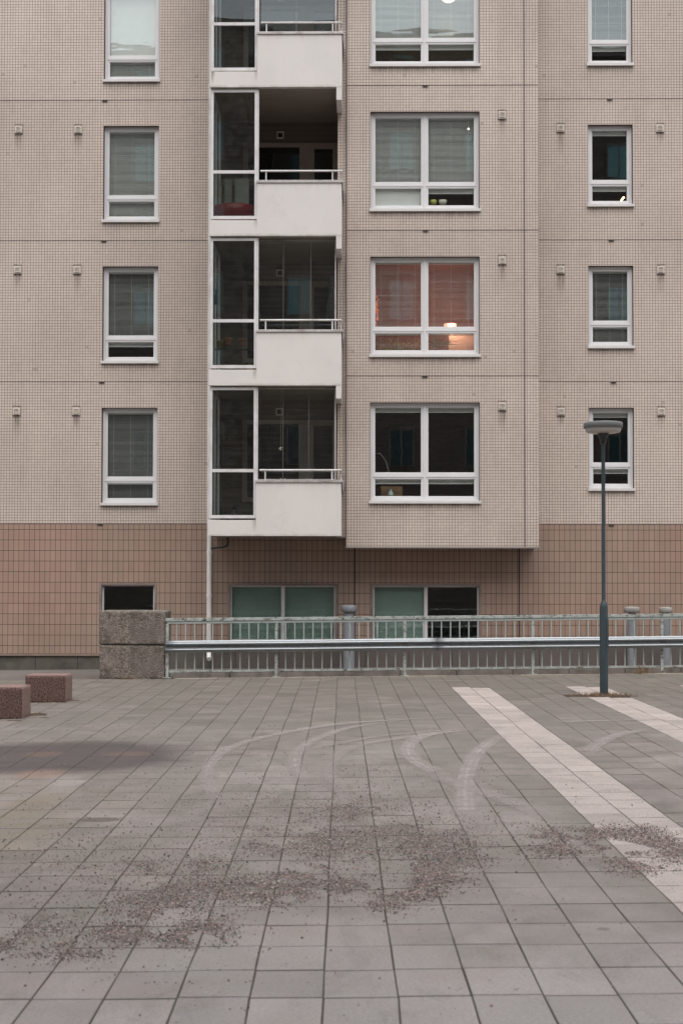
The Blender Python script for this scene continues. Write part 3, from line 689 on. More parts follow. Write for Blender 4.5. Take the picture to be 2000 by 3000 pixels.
def balcony(k, glazed, seams):
    zb = 2.52 + FP*k; zn = zb+FP
    x0, xm, x1 = -2.815, -1.928, -.337
    b = MB()
    out = [(x0,zb),(x1,zb),(x1,zb+1.03),(xm,zb+1.03),(xm,zb+.297),(x0,zb+.297)]   # fascia and parapet cast in one piece
    b.v += [(q[0], BF, q[1]) for q in out]+[(q[0], BF+.10, q[1]) for q in out]
    b.face((0,1,2,3,4,5)); b.face((11,10,9,8,7,6))
    for i in range(6): b.face((i, i+6, (i+1)%6+6, (i+1)%6))
    b.box(x1-.10, x1-.001, BF+.099, 27.24, zb+.001, zb+1.029)              # return
    b.box(x0+.01, x1-.10, BF+.10, 28.58, zb+.012, zb+.22, 1)        # slab
    if k: b.box(x1-.105, x1-.002, BF+.004, 27.24, zb-.245, zb+.05)  # down-stand
    B = obj('balcony', b, [M['parapet'], M['slab']], BL, bevel=.006)
    c = MB(); c.box(xm-.012, x1+.028, BF-.022, BF+.13, zb+1.03, zb+1.048); c.box(xm-.012, x1+.028, BF-.022, BF-.016, zb+1.0, zb+1.03)
    c.box(x1+.02, x1+.028, BF-.016, 27.23, zb+.86, zb+1.03); c.box(x1-.12, x1+.028, BF+.13, 27.24, zb+1.03, zb+1.048)
    obj('coping', c, M['galv'], B, bevel=.003)
    r = MB(); zr = zb+1.232; yr = BF+.03
    r.tube([(xm+.065, yr, zr), (x1-.03, yr, zr), (x1-.012, yr+.018, zr), (x1-.012, 27.24, zr)], .019, 12)
    for px in (778, 973): xx = at(px, 900, BF).x; r.box(xx-.012, xx+.012, yr-.006, yr+.006, zb+1.048, zr-.01)
    r.box(x1-.02, x1-.004, yr+.05, yr+.07, zb+1.048, zr-.01)
    obj('railing', r, M['rail'], B)
    # framed glazing on the left part
    fx0, fx1 = -2.80, -1.925; fy0, fy1 = BF+.055, BF+.105; z0 = zb+.334; z1 = zn-.022; zm = zb+1.225
    f = MB(); f.ring(fx0, fx1, z0, z1, fy0, fy1, .052, .052, .055, .058); f.box(fx0+.052, fx1-.052, fy0, fy1, zm-.03, zm+.03)
    f.box(fx1+.001, fx1+.028, fy0+.01, fy1+.03, z0, z1)
    # side frame along the left end
    f.box(fx0, fx0+.05, fy1+.002, 27.98, z1-.055, z1); f.box(fx0, fx0+.05, fy1+.002, 27.98, z0, z0+.058); f.box(fx0, fx0+.05, 27.9, 27.98, z0+.058, z1-.055)
    f.box(fx0+.002, fx0+.048, 27.2, 27.25, z0+.058, z1-.055)
    G = obj('glazing_frame', f, M['frame2'], B, bevel=.003)
    for (a, c_) in ((z0+.058, zm-.03), (zm+.03, z1-.055)):
        p = MB(); p.box(fx0+.052, fx1-.052, fy0+.02, fy0+.026, a, c_); obj('glass_panel', p, M['glass2'], B)
    p = MB(); p.box(fx0+.02, fx0+.026, fy1+.01, 27.89, z0+.06, z1-.06); obj('glass_panel', p, M['glass2'], B)
    if glazed:
        gy = BF+.30
        t = MB(); t.box(xm+.03, x1-.10, gy-.02, gy+.02, zb+1.06, zb+1.085); t.box(xm+.03, x1-.10, gy-.02, gy+.02, zn-.03, zn-.004); t.box(x1-.135, x1-.105, gy-.02, gy+.02, zb+1.085, zn-.03)
        ed = [xm+.03]+[at(s_, 900, gy).x for s_ in seams]+[x1-.14]
        for e_ in ed[1:-1]:
            t.box(e_-.0015, e_+.0015, gy-.006, gy+.006, zb+1.085, zn-.03); t.box(e_-.05, e_-.03, gy-.022, gy-.012, zb+1.085, zb+1.10); t.box(e_+.03, e_+.05, gy-.022, gy-.012, zb+1.085, zb+1.10)
        obj('glazing_track', t, M['galv'], B)
        for a, c_ in zip(ed, ed[1:]):
            p = MB(); p.box(a+.002, c_-.002, gy-.003, gy+.003, zb+1.086, zn-.03); obj('glass_panel', p, M['glassthin'], B)
    # back: window and door
    yb = 28.6
    d = MB()
    zt = zb+2.405
    d.ring(-2.36, -1.13, zb+.75, zt, yb-.05, yb-.004, .10, .09, .085, .09)
    d.ring(-1.05, -.45, zb+.24, zt, yb-.05, yb-.004, .13, .10, .12, .12)
    d.box(-1.13, -1.05, yb-.055, yb-.004, zb+.24, zt-.002)
    for (a, c_, e, g_) in ((-2.26, -1.22, zb+.84, zt-.085), (-.92, -.55, zb+.36, zt-.12)): d.box(a, c_, yb-.015, yb-.006, e, g_, 1)
    obj('balcony_door', d, [M['beige'], M['darkpane']], B, bevel=.003)
    vx = at(821, 400, yb).x; v = MB(); h = .075; v.ring(vx-h, vx+h, zb+2.50, zb+2.65, yb-.03, yb-.004, .03, .03, .03, .03); v.box(vx-h+.03, vx+h-.03, yb-.012, yb-.006, zb+2.53, zb+2.62, 1)
    obj('vent_grille', v, [M['grille'], M['dark']], B)
    decal(B, x0+.01, x0+.10, zb+.02, zb+.295, BF-.0015, MOSSY) if k == 3 else None; decal(B, xm-.07, xm+.02, zb+.05, zb+.30, BF-.0015, DRIP); None
    return B
dp = N('dark_pane', .05); dp.base((.012, .013, .013)); M['darkpane'] = dp.mat
BALC = [balcony(0, True, (830, 905)), balcony(1, True, (830, 910)), balcony(2, False, ()), balcony(3, True, (866,))]
# last slab above the top balcony is part of the roof slab

# ---- downpipe
dx = at(612.8, 1750, 27.86).x; dyp = 27.86
zt_ = 13.9; zbp = at(612, 1925, 27.86).z
d = MB(); d.tube([(dx, dyp, zbp+.14), (dx, dyp, zt_)], .048, 16)
d.tube([(dx, dyp, zbp+.16), (dx, dyp, zbp+.10), (dx+.01, dyp-.06, zbp+.02), (dx+.02, dyp-.14, zbp-.03)], .047, 16)
DPp = obj('downpipe', d, M['pipe'], BL)
for y_ in (1618, 1744, 1870, 1350, 1080, 800, 520, 250):
    z = at(612, y_, dyp).z; c = MB(); c.tube([(dx, dyp, z-.03), (dx, dyp, z+.03)], .054, 16); c.box(dx-.012, dx+.012, dyp+.05, 27.998, z-.012, z+.012); obj('pipe_bracket', c, M['pipe'], DPp)
e1 = at(666, 1576, 27.5); e2 = at(625, 1600, 27.7)
d = MB(); d.tube([(e1.x, 27.6, 2.53), (e1.x, 27.6, 2.42), (e1.x-.015, 27.62, 2.375), (e1.x-.07, 27.65, 2.345), (dx+.12, 27.8, 2.325), (dx+.045, 27.85, 2.32)], .022, 12); obj('drain_elbow', d, M['blackpipe'], BL)

# ------------------------------------------------------------------ the building across the plaza, seen in the panes
OB = thing('opposite_building', 'dark brown ribbed building with tall pale windows mirrored in the window panes', 'building', (0, -8, 0))
def ribs():
    n = N('ribbed_wall', .8); x, y, z = n.sep(n.pos()); f = n.m('FRACT', n.m('DIVIDE', z, .24))
    n.base(n.mix(n.rng(f, .55, .75), (.14, .108, .086), (.215, .168, .138))); return n.mat
a = MB(); ocols = [-19.6, -16.3, -13, -9.7, -6.4, -2.6, 1.85, 5.2, 8.5, 11.75, 15.1, 18.4]; orows = [4.25, 7.55, 10.85, 14.1, 17.4, 20.7, 24.0]
a.box(-26, 26, -22, -8, -.8, 25.6); obj('wall', a, ribs(), OB)
a = MB(); a.box(-26.2, 26.2, -22.2, -7.75, 25.6, 25.95); a.box(-8, 3, -18, -10, 25.95, 26.9); obj('roof', a, M['soffit'], OB)
teal = simple('pale_teal_curtain', (.27, .50, .53), .6, var=.15, vs=1.5, world=True); tdark = simple('dark_teal', (.03, .07, .075), .4, world=True)
for zc in orows:
    for xc in ocols:
        q = MB(); q.ring(xc-.56, xc+.56, zc-.88, zc+.88, -7.995, -7.93, .06, .06, .06, .06); q.box(xc-.03, xc+.03, -7.99, -7.94, zc-.82, zc+.82)
        W = obj('window', q, M['soffit'], OB); q = MB(); q.box(xc-.5, xc-.03, -7.992, -7.97, zc-.82, zc+.82); q.box(xc+.03, xc+.5, -7.992, -7.97, zc-.82, zc+.82)
        obj('pane', q, tdark if zc < 8 else teal, W)

# ------------------------------------------------------------------ fence, guardrail
XF = (GR.to_3x3() @ fdir).normalized(); YF = Vector((0,0,1)).cross(XF).normalized()
def fp(u, dv, z):                              # point by fence coordinates
    c = GR @ Vector((u, fence_v(u), 0)); return c + YF*dv + Vector((0,0,z))
def fence_paint():
    n = N('pale_green_paint', .5); p = n.pos()
    c = n.mix(n.rng(n.noise(p, 7, 6, .7), .35, .7), (.40, .44, .43), (.32, .355, .34))
    c = n.mix(n.rng(n.noise(p, 16, 7, .75), .60, .70), c, (.085, .07, .055)); n.base(c); n.bump(n.noise(p, 60, 4), .15, .002); return n.mat
def rail_dirty():
    n = N('lichen_paint', .6); p = n.pos()
    c = n.mix(n.rng(n.noise(p, 6, 6, .7), .35, .7), (.42, .455, .44), (.30, .32, .30))
    c = n.mix(n.rng(n.noise(n.scale(p, 1, 1, 2), 9, 7, .75), .50, .62), c, (.09, .07, .055)); n.base(c); n.bump(n.noise(p, 60, 4), .3, .003); return n.mat
FP_, FPd = fence_paint(), rail_dirty()
fo = fp(edgeL[0], 0, 0)
FE = thing('metal_fence', 'long pale green metal railing with upright bars along the plaza edge', 'fence', fo)
def u_at(px, dv=.12):                           # fence coordinate under a photo pixel column
    lo, hi = -12.0, 16.0
    for _ in range(50):
        mid = (lo+hi)/2; q = fp(mid, dv, .5)-CAMP; x = 1000+F*q.dot(r2)/q.dot(fw)
        if x < px: lo = mid
        else: hi = mid
    return (lo+hi)/2
posts = [u_at(p_) for p_ in (809.5, 1184.5, 1559, 1936)]
pp = (posts[3]-posts[0])/3; posts = [u_at(491)]+posts+[posts[3]+pp, posts[3]+2*pp]
DV = .10
end = posts[-1]
def fbox(mb_, ua, ub, dv, hd, za, zb_): 
    c = (fp(ua, dv, za)+fp(ub, dv, zb_))/2; d_ = (fp(ub, dv, 0)-fp(ua, dv, 0))/2; mb_.obox(c, d_, YF*hd, Vector((0,0,(zb_-za)/2)))
segs = list(zip(posts, posts[1:]))
for a_, b_ in segs:
    t = MB(); fbox(t, a_-(.03 if a_ == posts[0] else 0)+.001, b_-.001, DV, .035, 1.000, 1.055)
    o = obj('top_rail', t, FPd, FE, bevel=.004)
    t = MB(); fbox(t, a_, b_, DV, .022, .958, .9985); obj('under_rail', t, FP_, FE, bevel=.003)
    t = MB(); fbox(t, a_+.032, b_-.032, DV, .022, .098, .132); obj('bottom_rail', t, FPd, FE, bevel=.003)
    n_ = max(2, round((b_-a_)/.163)); 
    for i in range(1, n_):
        uu = a_+(b_-a_)*i/n_ + random.uniform(-.002, .002); t = MB(); fbox(t, uu-.0095, uu+.0095, DV, .017, .132, .958); obj('baluster', t, FP_, FE)
for u_ in posts:
    t = MB(); fbox(t, u_-.026, u_+.026, DV+.001, .03, .0, .957); P_ = obj('post', t, FPd, FE, bevel=.003)
    t = MB(); fbox(t, u_-.07, u_+.07, DV, .06, .0, .012); obj('base_plate', t, FPd, P_, bevel=.002)
# guardrail: W beam in front of the posts
def galv():
    n = N('galvanised_steel', .38, .85); p = n.pos(); x, y, z = n.sep(p)
    a_ = n.noise(n.scale(p, 70, 70, 5), 1, 3, .6); b_ = n.noise(n.scale(p, 1.2, 1.2, 14), 1, 5, .6)
    c = n.mix(n.rng(a_, .3, .7), (.30, .325, .345), (.43, .455, .475)); c = n.mix(n.rng(b_, .5, .75), c, (.30, .29, .28))
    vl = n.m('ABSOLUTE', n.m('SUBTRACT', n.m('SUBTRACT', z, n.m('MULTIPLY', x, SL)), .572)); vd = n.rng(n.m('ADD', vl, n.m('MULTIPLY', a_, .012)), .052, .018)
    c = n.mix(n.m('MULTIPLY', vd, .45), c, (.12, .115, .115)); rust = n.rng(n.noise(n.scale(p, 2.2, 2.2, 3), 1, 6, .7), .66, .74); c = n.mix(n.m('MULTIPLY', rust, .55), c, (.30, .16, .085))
    n.base(c); n.L(n.rng(a_, .3, .7, .42, .58), n.p.inputs['Roughness']); n.L(n.m('SUBTRACT', .85, n.m('MULTIPLY', rust, .5)), n.p.inputs['Metallic']); return n.mat
GV = galv()
GRD = thing('guardrail', 'galvanised steel crash barrier beam running in front of the green railing', 'guardrail', fp(posts[0], -.02, 0))
prof = []
zc, H = .555, .105
for i in range(33):                            # smooth W: two ridges towards the viewer
    t = -1+2*i/32; prof.append((-.062*(.5-.5*math.cos(2*math.pi*(t+1)))-.006, zc+t*H))
def beam(ua, ub, shift=0):
    m_ = MB(); K = 24; n_ = len(prof); back = [(d_+.004, z) for d_, z in prof]
    for i in range(K+1):
        uu = ua+(ub-ua)*i/K
        for d_, z in prof+back[::-1]: m_.v.append(tuple(fp(uu, d_-.0+shift+.015, z+.003*noise.noise(Vector((uu*.6, 0, 0))))))
    T = 2*n_
    for i in range(K):
        for j in range(T):
            a2 = i*T+j; b2 = i*T+(j+1) % T; m_.face((a2, b2, b2+T, a2+T), 0, True)
    m_.face(tuple(reversed(range(T)))); m_.face(tuple(K*T+j for j in range(T))); return m_
u_s = [u_at(487), u_at(1280, 0), u_at(1995, 0)+.3, end]
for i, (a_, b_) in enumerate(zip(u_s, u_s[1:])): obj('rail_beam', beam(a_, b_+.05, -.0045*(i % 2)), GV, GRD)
for u_ in posts:
    t = MB(); fbox(t, u_-.04, u_+.04, .046, .022, zc-.05, zc+.05); obj('mounting_bracket', t, GV, GRD)
    if u_ > posts[1]+.1:
        t = MB(); fbox(t, u_-.052, u_+.052, -.003, .005, zc-.018, zc+.018); t.tube([fp(u_, .0, zc), fp(u_, -.022, zc)], .011, 8); obj('bolt_plate', t, simple('dull_bolt', (.16, .15, .145), .5, .6), GRD)

# ------------------------------------------------------------------ ventilation posts behind the fence
vp = simple('grey_vent_paint', (.235, .245, .265), .55, var=.12, vs=8, world=True, c2=(.19, .195, .205)); vp2 = simple('weathered_cap', (.30, .285, .27), .8, var=.15, vs=10, world=True, c2=(.22,.205,.195))
for (px, base, top, hw, cw, cap, lab) in ((1021.5, 1953.5, 1773, 16.5, 23, 20, 'grey mushroom capped vent pipe between the two wide ground floor windows'),
                                          (1850, 1946, 1778, 13, 23, 17, 'grey capped vent pipe right beside the street lamp, behind the railing'),
                                          (1949, 1946, 1779, 12, 19.5, 17, 'grey capped vent pipe behind the railing nearest the right edge')):
    Y = 27.45; c = at(px, base, Y); t_ = at(px, top, Y); s_ = Y/F; zb_ = gz(c.x, Y)-.01
    V_ = thing('vent_pipe', lab, 'vent pipe', (c.x, Y, zb_), 'vent pipes behind the railing')
    r = hw*s_; R_ = cw*s_; hc = cap*s_
    b = MB(); b.lathe([(r, 0), (r, t_.z-zb_-hc-.03)], (c.x, Y, zb_), 32); b.lathe([(r*.86, t_.z-zb_-hc-.03), (r*.86, t_.z-zb_-hc*.5)], (c.x, Y, zb_), 32)
    b.lathe([(r*1.06, 0), (r*1.06, .03)], (c.x, Y, zb_), 32)
    obj('pipe', b, vp, V_)
    b = MB(); H_ = t_.z-zb_
    b.lathe([(R_*.9, H_-hc), (R_*.99, H_-hc+.008), (R_, H_-hc*.5), (R_*.99, H_-.022), (R_*.93, H_-.006), (R_*.5, H_+.004), (R_*.1, H_+.006)], (c.x, Y, zb_), 40); obj('cap', b, vp2 if px > 1500 else vp, V_)

# ------------------------------------------------------------------ street lamp
lp = GR @ Vector((lampu, lampv, 0)); s_ = lp.y/F
LM = thing('street_lamp', 'dark blue-grey street lamp with flat disc head standing on the paving', 'street lamp', lp)
lm = simple('blue_grey_paint', (.034, .052, .062), .5, var=.15, vs=8, bs=.1, c2=(.026, .038, .045)); lmd = simple('dark_lamp_metal', (.035, .038, .037), .4)
def lz(y): return at(1768, y, lp.y).z-lp.z
b = MB(); z1 = lz(1771); z2 = lz(1763); z3 = lz(1298)
b.lathe([(.0595, -.03), (.0595, z1-.035), (.050, z1), (.033, z1+.045), (.030, z1+.05), (.0275, z1+.06), (.0265, z3)], lp, 32); obj('pole', b, lm, LM)
dh = MB(); a_ = R(-38)   # service door with its frame line and screws
cx_ = Vector((math.cos(a_), math.sin(a_), 0)); tn = Vector((-math.sin(a_), math.cos(a_), 0)); zd0, zd1 = lz(1905), lz(1812)
dh.obox(lp+cx_*.0585+Vector((0,0,(zd0+zd1)/2)), tn*.030, cx_*.004, Vector((0,0,(zd1-zd0)/2)))
D_ = obj('service_door', dh, lm, LM, bevel=.003)
sc_ = MB()
for z in (zd0+.02, zd1-.02): sc_.tube([lp+cx_*.06+Vector((0,0,z)), lp+cx_*.068+Vector((0,0,z))], .006, 8)
obj('screw', sc_, GV, D_)
b = MB(); zc1 = lz(1298.7); zc2 = lz(1270)
b.lathe([(.047, zc1-.004), (.048, zc1+.03), (.050, zc1+.05), (.058, zc1+.085), (.075, zc2-.02), (.084, zc2)], lp, 32); obj('neck', b, lmd, LM)
zt = lz(1238); zlr = lz(1252)
b = MB(); b.lathe([(.06, zc2+.001), (.19, zc2+.005), (.238, zc2+.016), (.254, zc2+.038), (.258, zlr+.0), (.258, zlr+.02)], lp, 48)
n = N('frosted_diffuser', .25); n.base((.62, .58, .56)); n.p.inputs['Transmission Weight'].default_value = .25; obj('diffuser', b, n.mat, LM)
b = MB(); b.lathe([(.262, zlr-.016), (.279, zlr-.014), (.280, zt-.012), (.277, zt-.004), (.268, zt), (.1, zt+.003), (.02, zt+.004)], lp, 48); obj('lamp_cover', b, simple('lamp_cover_paint', (.19, .20, .205), .5, var=.1), LM)

# ------------------------------------------------------------------ blocks
def rough_block(name, c, rz, w_, d_, h_, amp, mat, label, cat, group, step=.05, rnd_=.02, taper=0):
    nx, ny, nz = max(2, round(w_/step)), max(2, round(d_/step)), max(2, round(h_/step)); mb_ = MB(); idx = {}
    sd_ = random.random()*50
    def vid(i, j, k):
        if (i, j, k) in idx: return idx[(i, j, k)]
        x, y, z = (i/nx-.5)*w_, (j/ny-.5)*d_, k/nz*h_
        # rounded arrises
        hx, hy = w_/2-rnd_, d_/2-rnd_; cx, cy, cz = max(-hx, min(hx, x)), max(-hy, min(hy, y)), max(rnd_, min(h_-rnd_, z))
        dv = Vector((x-cx, y-cy, z-cz)); 
        if dv.length > 1e-6: dv = dv.normalized()*rnd_
        p = Vector((cx, cy, cz))+dv
        q = p*9+Vector((sd_, 0, 0)); p += Vector((noise.noise(q), noise.noise(q+Vector((7,1,2))), noise.noise(q+Vector((1,9,4)))*.6))*amp
        q = p*2.2+Vector((sd_, 4, 0)); p += Vector((noise.noise(q), noise.noise(q+Vector((7,1,2))), 0))*amp*1.2
        mb_.v.append(tuple(p)); idx[(i, j, k)] = len(mb_.v)-1; return len(mb_.v)-1
    for i in range(nx):
        for j in range(ny):
            mb_.face((vid(i,j,0), vid(i,j+1,0), vid(i+1,j+1,0), vid(i+1,j,0)), 0, True); mb_.face((vid(i,j,nz), vid(i+1,j,nz), vid(i+1,j+1,nz), vid(i,j+1,nz)), 0, True)
    for i in range(nx):
        for k in range(nz):
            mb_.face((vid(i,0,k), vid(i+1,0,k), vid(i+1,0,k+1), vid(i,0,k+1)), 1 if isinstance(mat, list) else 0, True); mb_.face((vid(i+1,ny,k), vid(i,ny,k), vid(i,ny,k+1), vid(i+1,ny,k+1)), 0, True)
    for j in range(ny):
        for k in range(nz):
            mb_.face((vid(0,j+1,k), vid(0,j,k), vid(0,j,k+1), vid(0,j+1,k+1)), 0, True); mb_.face((vid(nx,j,k), vid(nx,j+1,k), vid(nx,j+1,k+1), vid(nx,j,k+1)), 0, True)
    o = obj(name, mb_, mat); o.location = c; o.rotation_euler = (0, 0, rz); o['label'] = label; o['category'] = cat
    if group: o['group'] = group
    return o
GROUGH = None
def aggregate():
    n = N('exposed_aggregate', .9); p = n.oc()
    v = n.n.new('ShaderNodeTexVoronoi'); v.inputs['Scale'].default_value = 55; n.L(p, v.inputs['Vector'])
    f = n.noise(p, 26, 7, .8); d = n.rng(n.noise(n.scale(p, 6, 6, 1.6), 1, 6, .65), .4, .66); big = n.noise(p, 2.3, 4)
    c = n.mix(n.rng(f, .38, .62), (.10, .08, .066), (.36, .30, .255)); c = n.mix(n.m('MULTIPLY', d, .75), c, (.085, .074, .058)); c = n.mix(n.rng(big, .4, .65), c, n.mix(.5, c, (.27, .215, .205)))
    x, y, z = n.sep(p); c = n.mix(n.m('MULTIPLY', n.rng(z, .56, .60), .5), c, (.24, .24, .20))  # top edge mixed towards a pale grey-green
    n.base(c); n.bump(n.m('ADD', f, v.outputs['Distance']), .9, .02); return n.mat
AG = aggregate()
ca_ = ground(292.5, 1987.5); cb_ = ground(481, 1987.5); Yc = (ca_.y+cb_.y)/2; wc = cb_.x-ca_.x; zc0 = gz(ca_.x, Yc)
z_mid = at(390, 1888.5, Yc).z; z_top = at(390, 1789.5, Yc).z
rough_block('concrete_block', ((ca_.x+cb_.x)/2, Yc+.40, zc0-.01), .004, wc, .78, z_mid-zc0, .010, AG, 'weathered grey concrete block on the paving, carrying another block on top of it', 'concrete block', 'stacked concrete blocks', .03)
rough_block('concrete_block', ((ca_.x+cb_.x)/2+.005, Yc+.395, z_mid-.001), -.004, wc+.012, .79, z_top-z_mid, .010, AG, 'upper pale-topped concrete block of the stack at the left end of the railing', 'concrete block', 'stacked concrete blocks', .03)
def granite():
    n = N('shaded_red_granite', .75); p = n.oc(); f = n.noise(p, 48, 5, .8); g_ = n.noise(p, 120, 2, .6)
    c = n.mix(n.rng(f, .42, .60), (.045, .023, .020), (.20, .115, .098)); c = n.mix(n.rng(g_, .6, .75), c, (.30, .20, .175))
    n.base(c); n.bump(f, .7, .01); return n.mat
GRN = granite()  # front face: coarser grain, its shade put into a darker colour
def granite_lit():
    n = N('lit_red_granite', .6); p = n.oc(); f = n.noise(p, 75, 4, .75)
    c = n.mix(n.rng(f, .38, .62), (.15, .085, .075), (.34, .225, .20)); n.base(c); n.bump(f, .2, .004); return n.mat
GLIT = granite_lit()  # top and sides: light put into a paler copy of the granite
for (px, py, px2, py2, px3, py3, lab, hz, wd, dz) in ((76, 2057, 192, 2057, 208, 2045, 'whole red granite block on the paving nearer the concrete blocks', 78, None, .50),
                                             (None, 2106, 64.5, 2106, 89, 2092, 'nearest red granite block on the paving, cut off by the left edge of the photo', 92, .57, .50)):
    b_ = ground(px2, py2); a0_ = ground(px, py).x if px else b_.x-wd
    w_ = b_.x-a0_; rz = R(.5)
    rough_block('granite_block', ((a0_+b_.x)/2, b_.y+dz/2, gz(b_.x, b_.y)-.012), rz, w_, dz, hz/F*b_.y+.012, .0035, [GLIT, GRN], lab, 'stone block', 'red granite blocks on the plaza', .035, .006)

# ------------------------------------------------------------------ gravel
gm = N('gravel_stone', .85); at_ = gm.n.new('ShaderNodeAttribute'); at_.attribute_name = 'tint'; gm.L(at_.outputs['Color'], gm.p.inputs['Base Color'])
blobs = [  # photo x, y, spread x, spread y, count : scattered grit
 (440,2655,60,26,900),(560,2735,55,22,900),(390,2735,60,20,800),(190,2795,55,16,450),(115,2728,70,22,420),(410,2545,45,12,260),(625,2535,50,12,300),
 (810,2620,75,20,1250),(700,2607,75,22,750),(890,2560,45,24,600),(925,2470,60,30,650),(790,2480,40,14,220),(20,2775,25,16,180),(560,2600,90,22,500),(500,2660,60,30,450),
 (1236,2575,62,30,1900),(1345,2500,60,26,1050),(1110,2385,65,22,450),(1010,2380,60,25,380),(1115,2655,35,9,320),(1050,2580,45,20,420),(1240,2480,60,18,600),(1200,2625,50,10,400),(1130,2440,110,28,650),(960,2520,60,40,500),
 (1595,2446,42,11,520),(1608,2490,40,12,600),(1740,2446,60,10,900),(1850,2437,60,10,900),(1925,2485,60,12,800),(1845,2540,40,14,650),(1965,2490,35,22,700),(1800,2490,70,14,750),(1900,2455,60,14,500),(1700,2470,60,12,350),
 (600,2500,330,90,900),(1000,2350,280,70,1500),(1050,2450,190,70,1500),(800,2540,200,60,900),(1280,2440,110,50,600),(350,2680,250,80,900),(900,2250,160,40,240),(300,2250,260,60,420),(350,2140,220,25,260),(180,2560,180,60,380),(1250,2400,150,60,350),(1000,2600,250,60,300),(1500,2450,200,50,160),(1500,2800,350,120,40),(500,2880,350,80,40),(250,2420,200,60,260),(1500,2250,300,100,60)]
V = []; FA = []; TT = []; gr = random.Random(21)
cols = [(.20,.16,.15),(.13,.11,.105),(.28,.215,.20),(.09,.078,.075),(.34,.24,.215),(.38,.34,.32),(.24,.165,.15),(.16,.15,.15)]
dirs = [(1,0,0),(-1,0,0),(0,1,0),(0,-1,0),(0,0,1),(0,0,-1)]; octf = [(0,2,4),(2,1,4),(1,3,4),(3,0,4),(2,0,5),(1,2,5),(3,1,5),(0,3,5)]
for (bx_, by_, sx, sy, cnt) in blobs:
    n_ = 0; tries = 0; cnt = int(cnt*1.75); dense = cnt/(sx*sy) > .15
    while n_ < cnt and tries < cnt*9:
        tries += 1
        px = gr.gauss(bx_, sx); py = gr.gauss(by_, sy)
        if py < 2080 or py > 3040: continue
        x_, y_ = gl_(px, py)
        if dense:
            k = noise.noise(Vector((x_*2.2, y_*1.6, 3.3)))+.6*noise.noise(Vector((x_*7, y_*5, 1.3)))
            if k < gr.uniform(-.34, .32): continue
        else:
            if noise.noise(Vector((x_*1.5, y_*1.2, 8.3))) < gr.uniform(-.5, .5): continue
        n_ += 1
        r = min(.0085, max(.0018, gr.lognormvariate(math.log(.0034), .40))); c = gr.choice(cols); kk = gr.uniform(.7, 1.4)
        a_ = gr.uniform(0, 6.28); ca2, sa2 = math.cos(a_), math.sin(a_); n0 = len(V); ex = gr.uniform(.8, 1.4)
        for d_ in dirs:
            q = [d_[0]*r*ex*gr.uniform(.7, 1.2), d_[1]*r*gr.uniform(.7, 1.2), d_[2]*r*gr.uniform(.5, .9)]
            V.append((x_+q[0]*ca2-q[1]*sa2, y_+q[0]*sa2+q[1]*ca2, .0015+r*.55+q[2]))
        for f_ in octf: FA.append(tuple(n0+i for i in f_))
        TT += [c[0]*kk, c[1]*kk, c[2]*kk, 1.0]*8
me = bpy.data.meshes.new('gravel'); me.from_pydata(V, [], FA); at2 = me.color_attributes.new('tint', 'FLOAT_COLOR', 'CORNER')
buf = []
for i in range(0, len(TT), 4): buf += TT[i:i+4]*3
at2.data.foreach_set('color', buf); me.materials.append(gm.mat)
gv_ = bpy.data.objects.new('gravel', me); COL.objects.link(gv_); gv_.matrix_world = GR; struct(gv_, 'stuff')

# ------------------------------------------------------------------ dry grass and litter
grass = simple('dry_grass', (.27, .175, .10), .8, var=.3, vs=20, c2=(.16, .12, .055)); soil = simple('soil', (.075, .05, .038), .95, var=.4, vs=30, bs=1, bscale=40, bd=.02, c2=(.13, .085, .06))
def tuft(mb_, c, n_, h, spread, lean=.6, w_=.0022, flat=0):
    for _ in range(n_):
        a_ = gr.uniform(0, 6.28); rr = abs(gr.gauss(0, spread)); p = Vector(c)+Vector((math.cos(a_)*rr, math.sin(a_)*rr*.5, 0))
        a2 = gr.uniform(0, 6.28); hh = h*gr.uniform(.35, 1.1); ln = lean*gr.uniform(.2, 1.3)
        dr = Vector((math.cos(a2), math.sin(a2), 0)); sd2 = Vector((-dr.y, dr.x, 0))*w_; pts = []
        for k in range(4):
            t = k/3; pts.append((p+dr*hh*ln*t*t+Vector((0,0,hh*(t-.35*ln*t*t*1.2))), 1-t*.8))
        n0 = len(mb_.v)
        for q, w2 in pts: mb_.v += [tuple(q+sd2*w2), tuple(q-sd2*w2)]
        for k in range(3): mb_.face((n0+2*k, n0+2*k+1, n0+2*k+3, n0+2*k+2))
def patch(mb_, c, rx, ry, h, n_=26):
    n0 = len(mb_.v); mb_.v.append((c[0], c[1], c[2]+h))
    for ring_, f_ in ((.45, .8), (.8, .35), (1.0, 0)):
        for k in range(n_):
            t = 2*math.pi*k/n_; q = 1+.35*noise.noise(Vector((math.cos(t)*1.5+c[0]*3, math.sin(t)*1.5, c[1]*5))); 
            x, y = c[0]+math.cos(t)*rx*ring_*q, c[1]+math.sin(t)*ry*ring_*q
            mb_.v.append((x, y, gz(x, y)-.006+(h+.006)*f_*(1+.4*noise.noise(Vector((x*20, y*20, 0))))))
    for k in range(n_): mb_.face((n0, n0+1+k, n0+1+(k+1) % n_), 1, True)
    for r_ in range(2):
        for k in range(n_):
            a_ = n0+1+r_*n_+k; b_ = n0+1+r_*n_+(k+1) % n_; mb_.face((a_, a_+n_, b_+n_, b_), 1, True)
g1 = MB(); patch(g1, (lp.x+.02, lp.y-.03, lp.z), .46, .19, .028)
for _ in range(70): tuft(g1, (lp.x+gr.gauss(.03, .20), lp.y+gr.gauss(-.05, .06), lp.z), 9, .085, .03, .6, .0032)
struct(obj('weeds', g1, [grass, soil]), 'stuff')
g2 = MB()
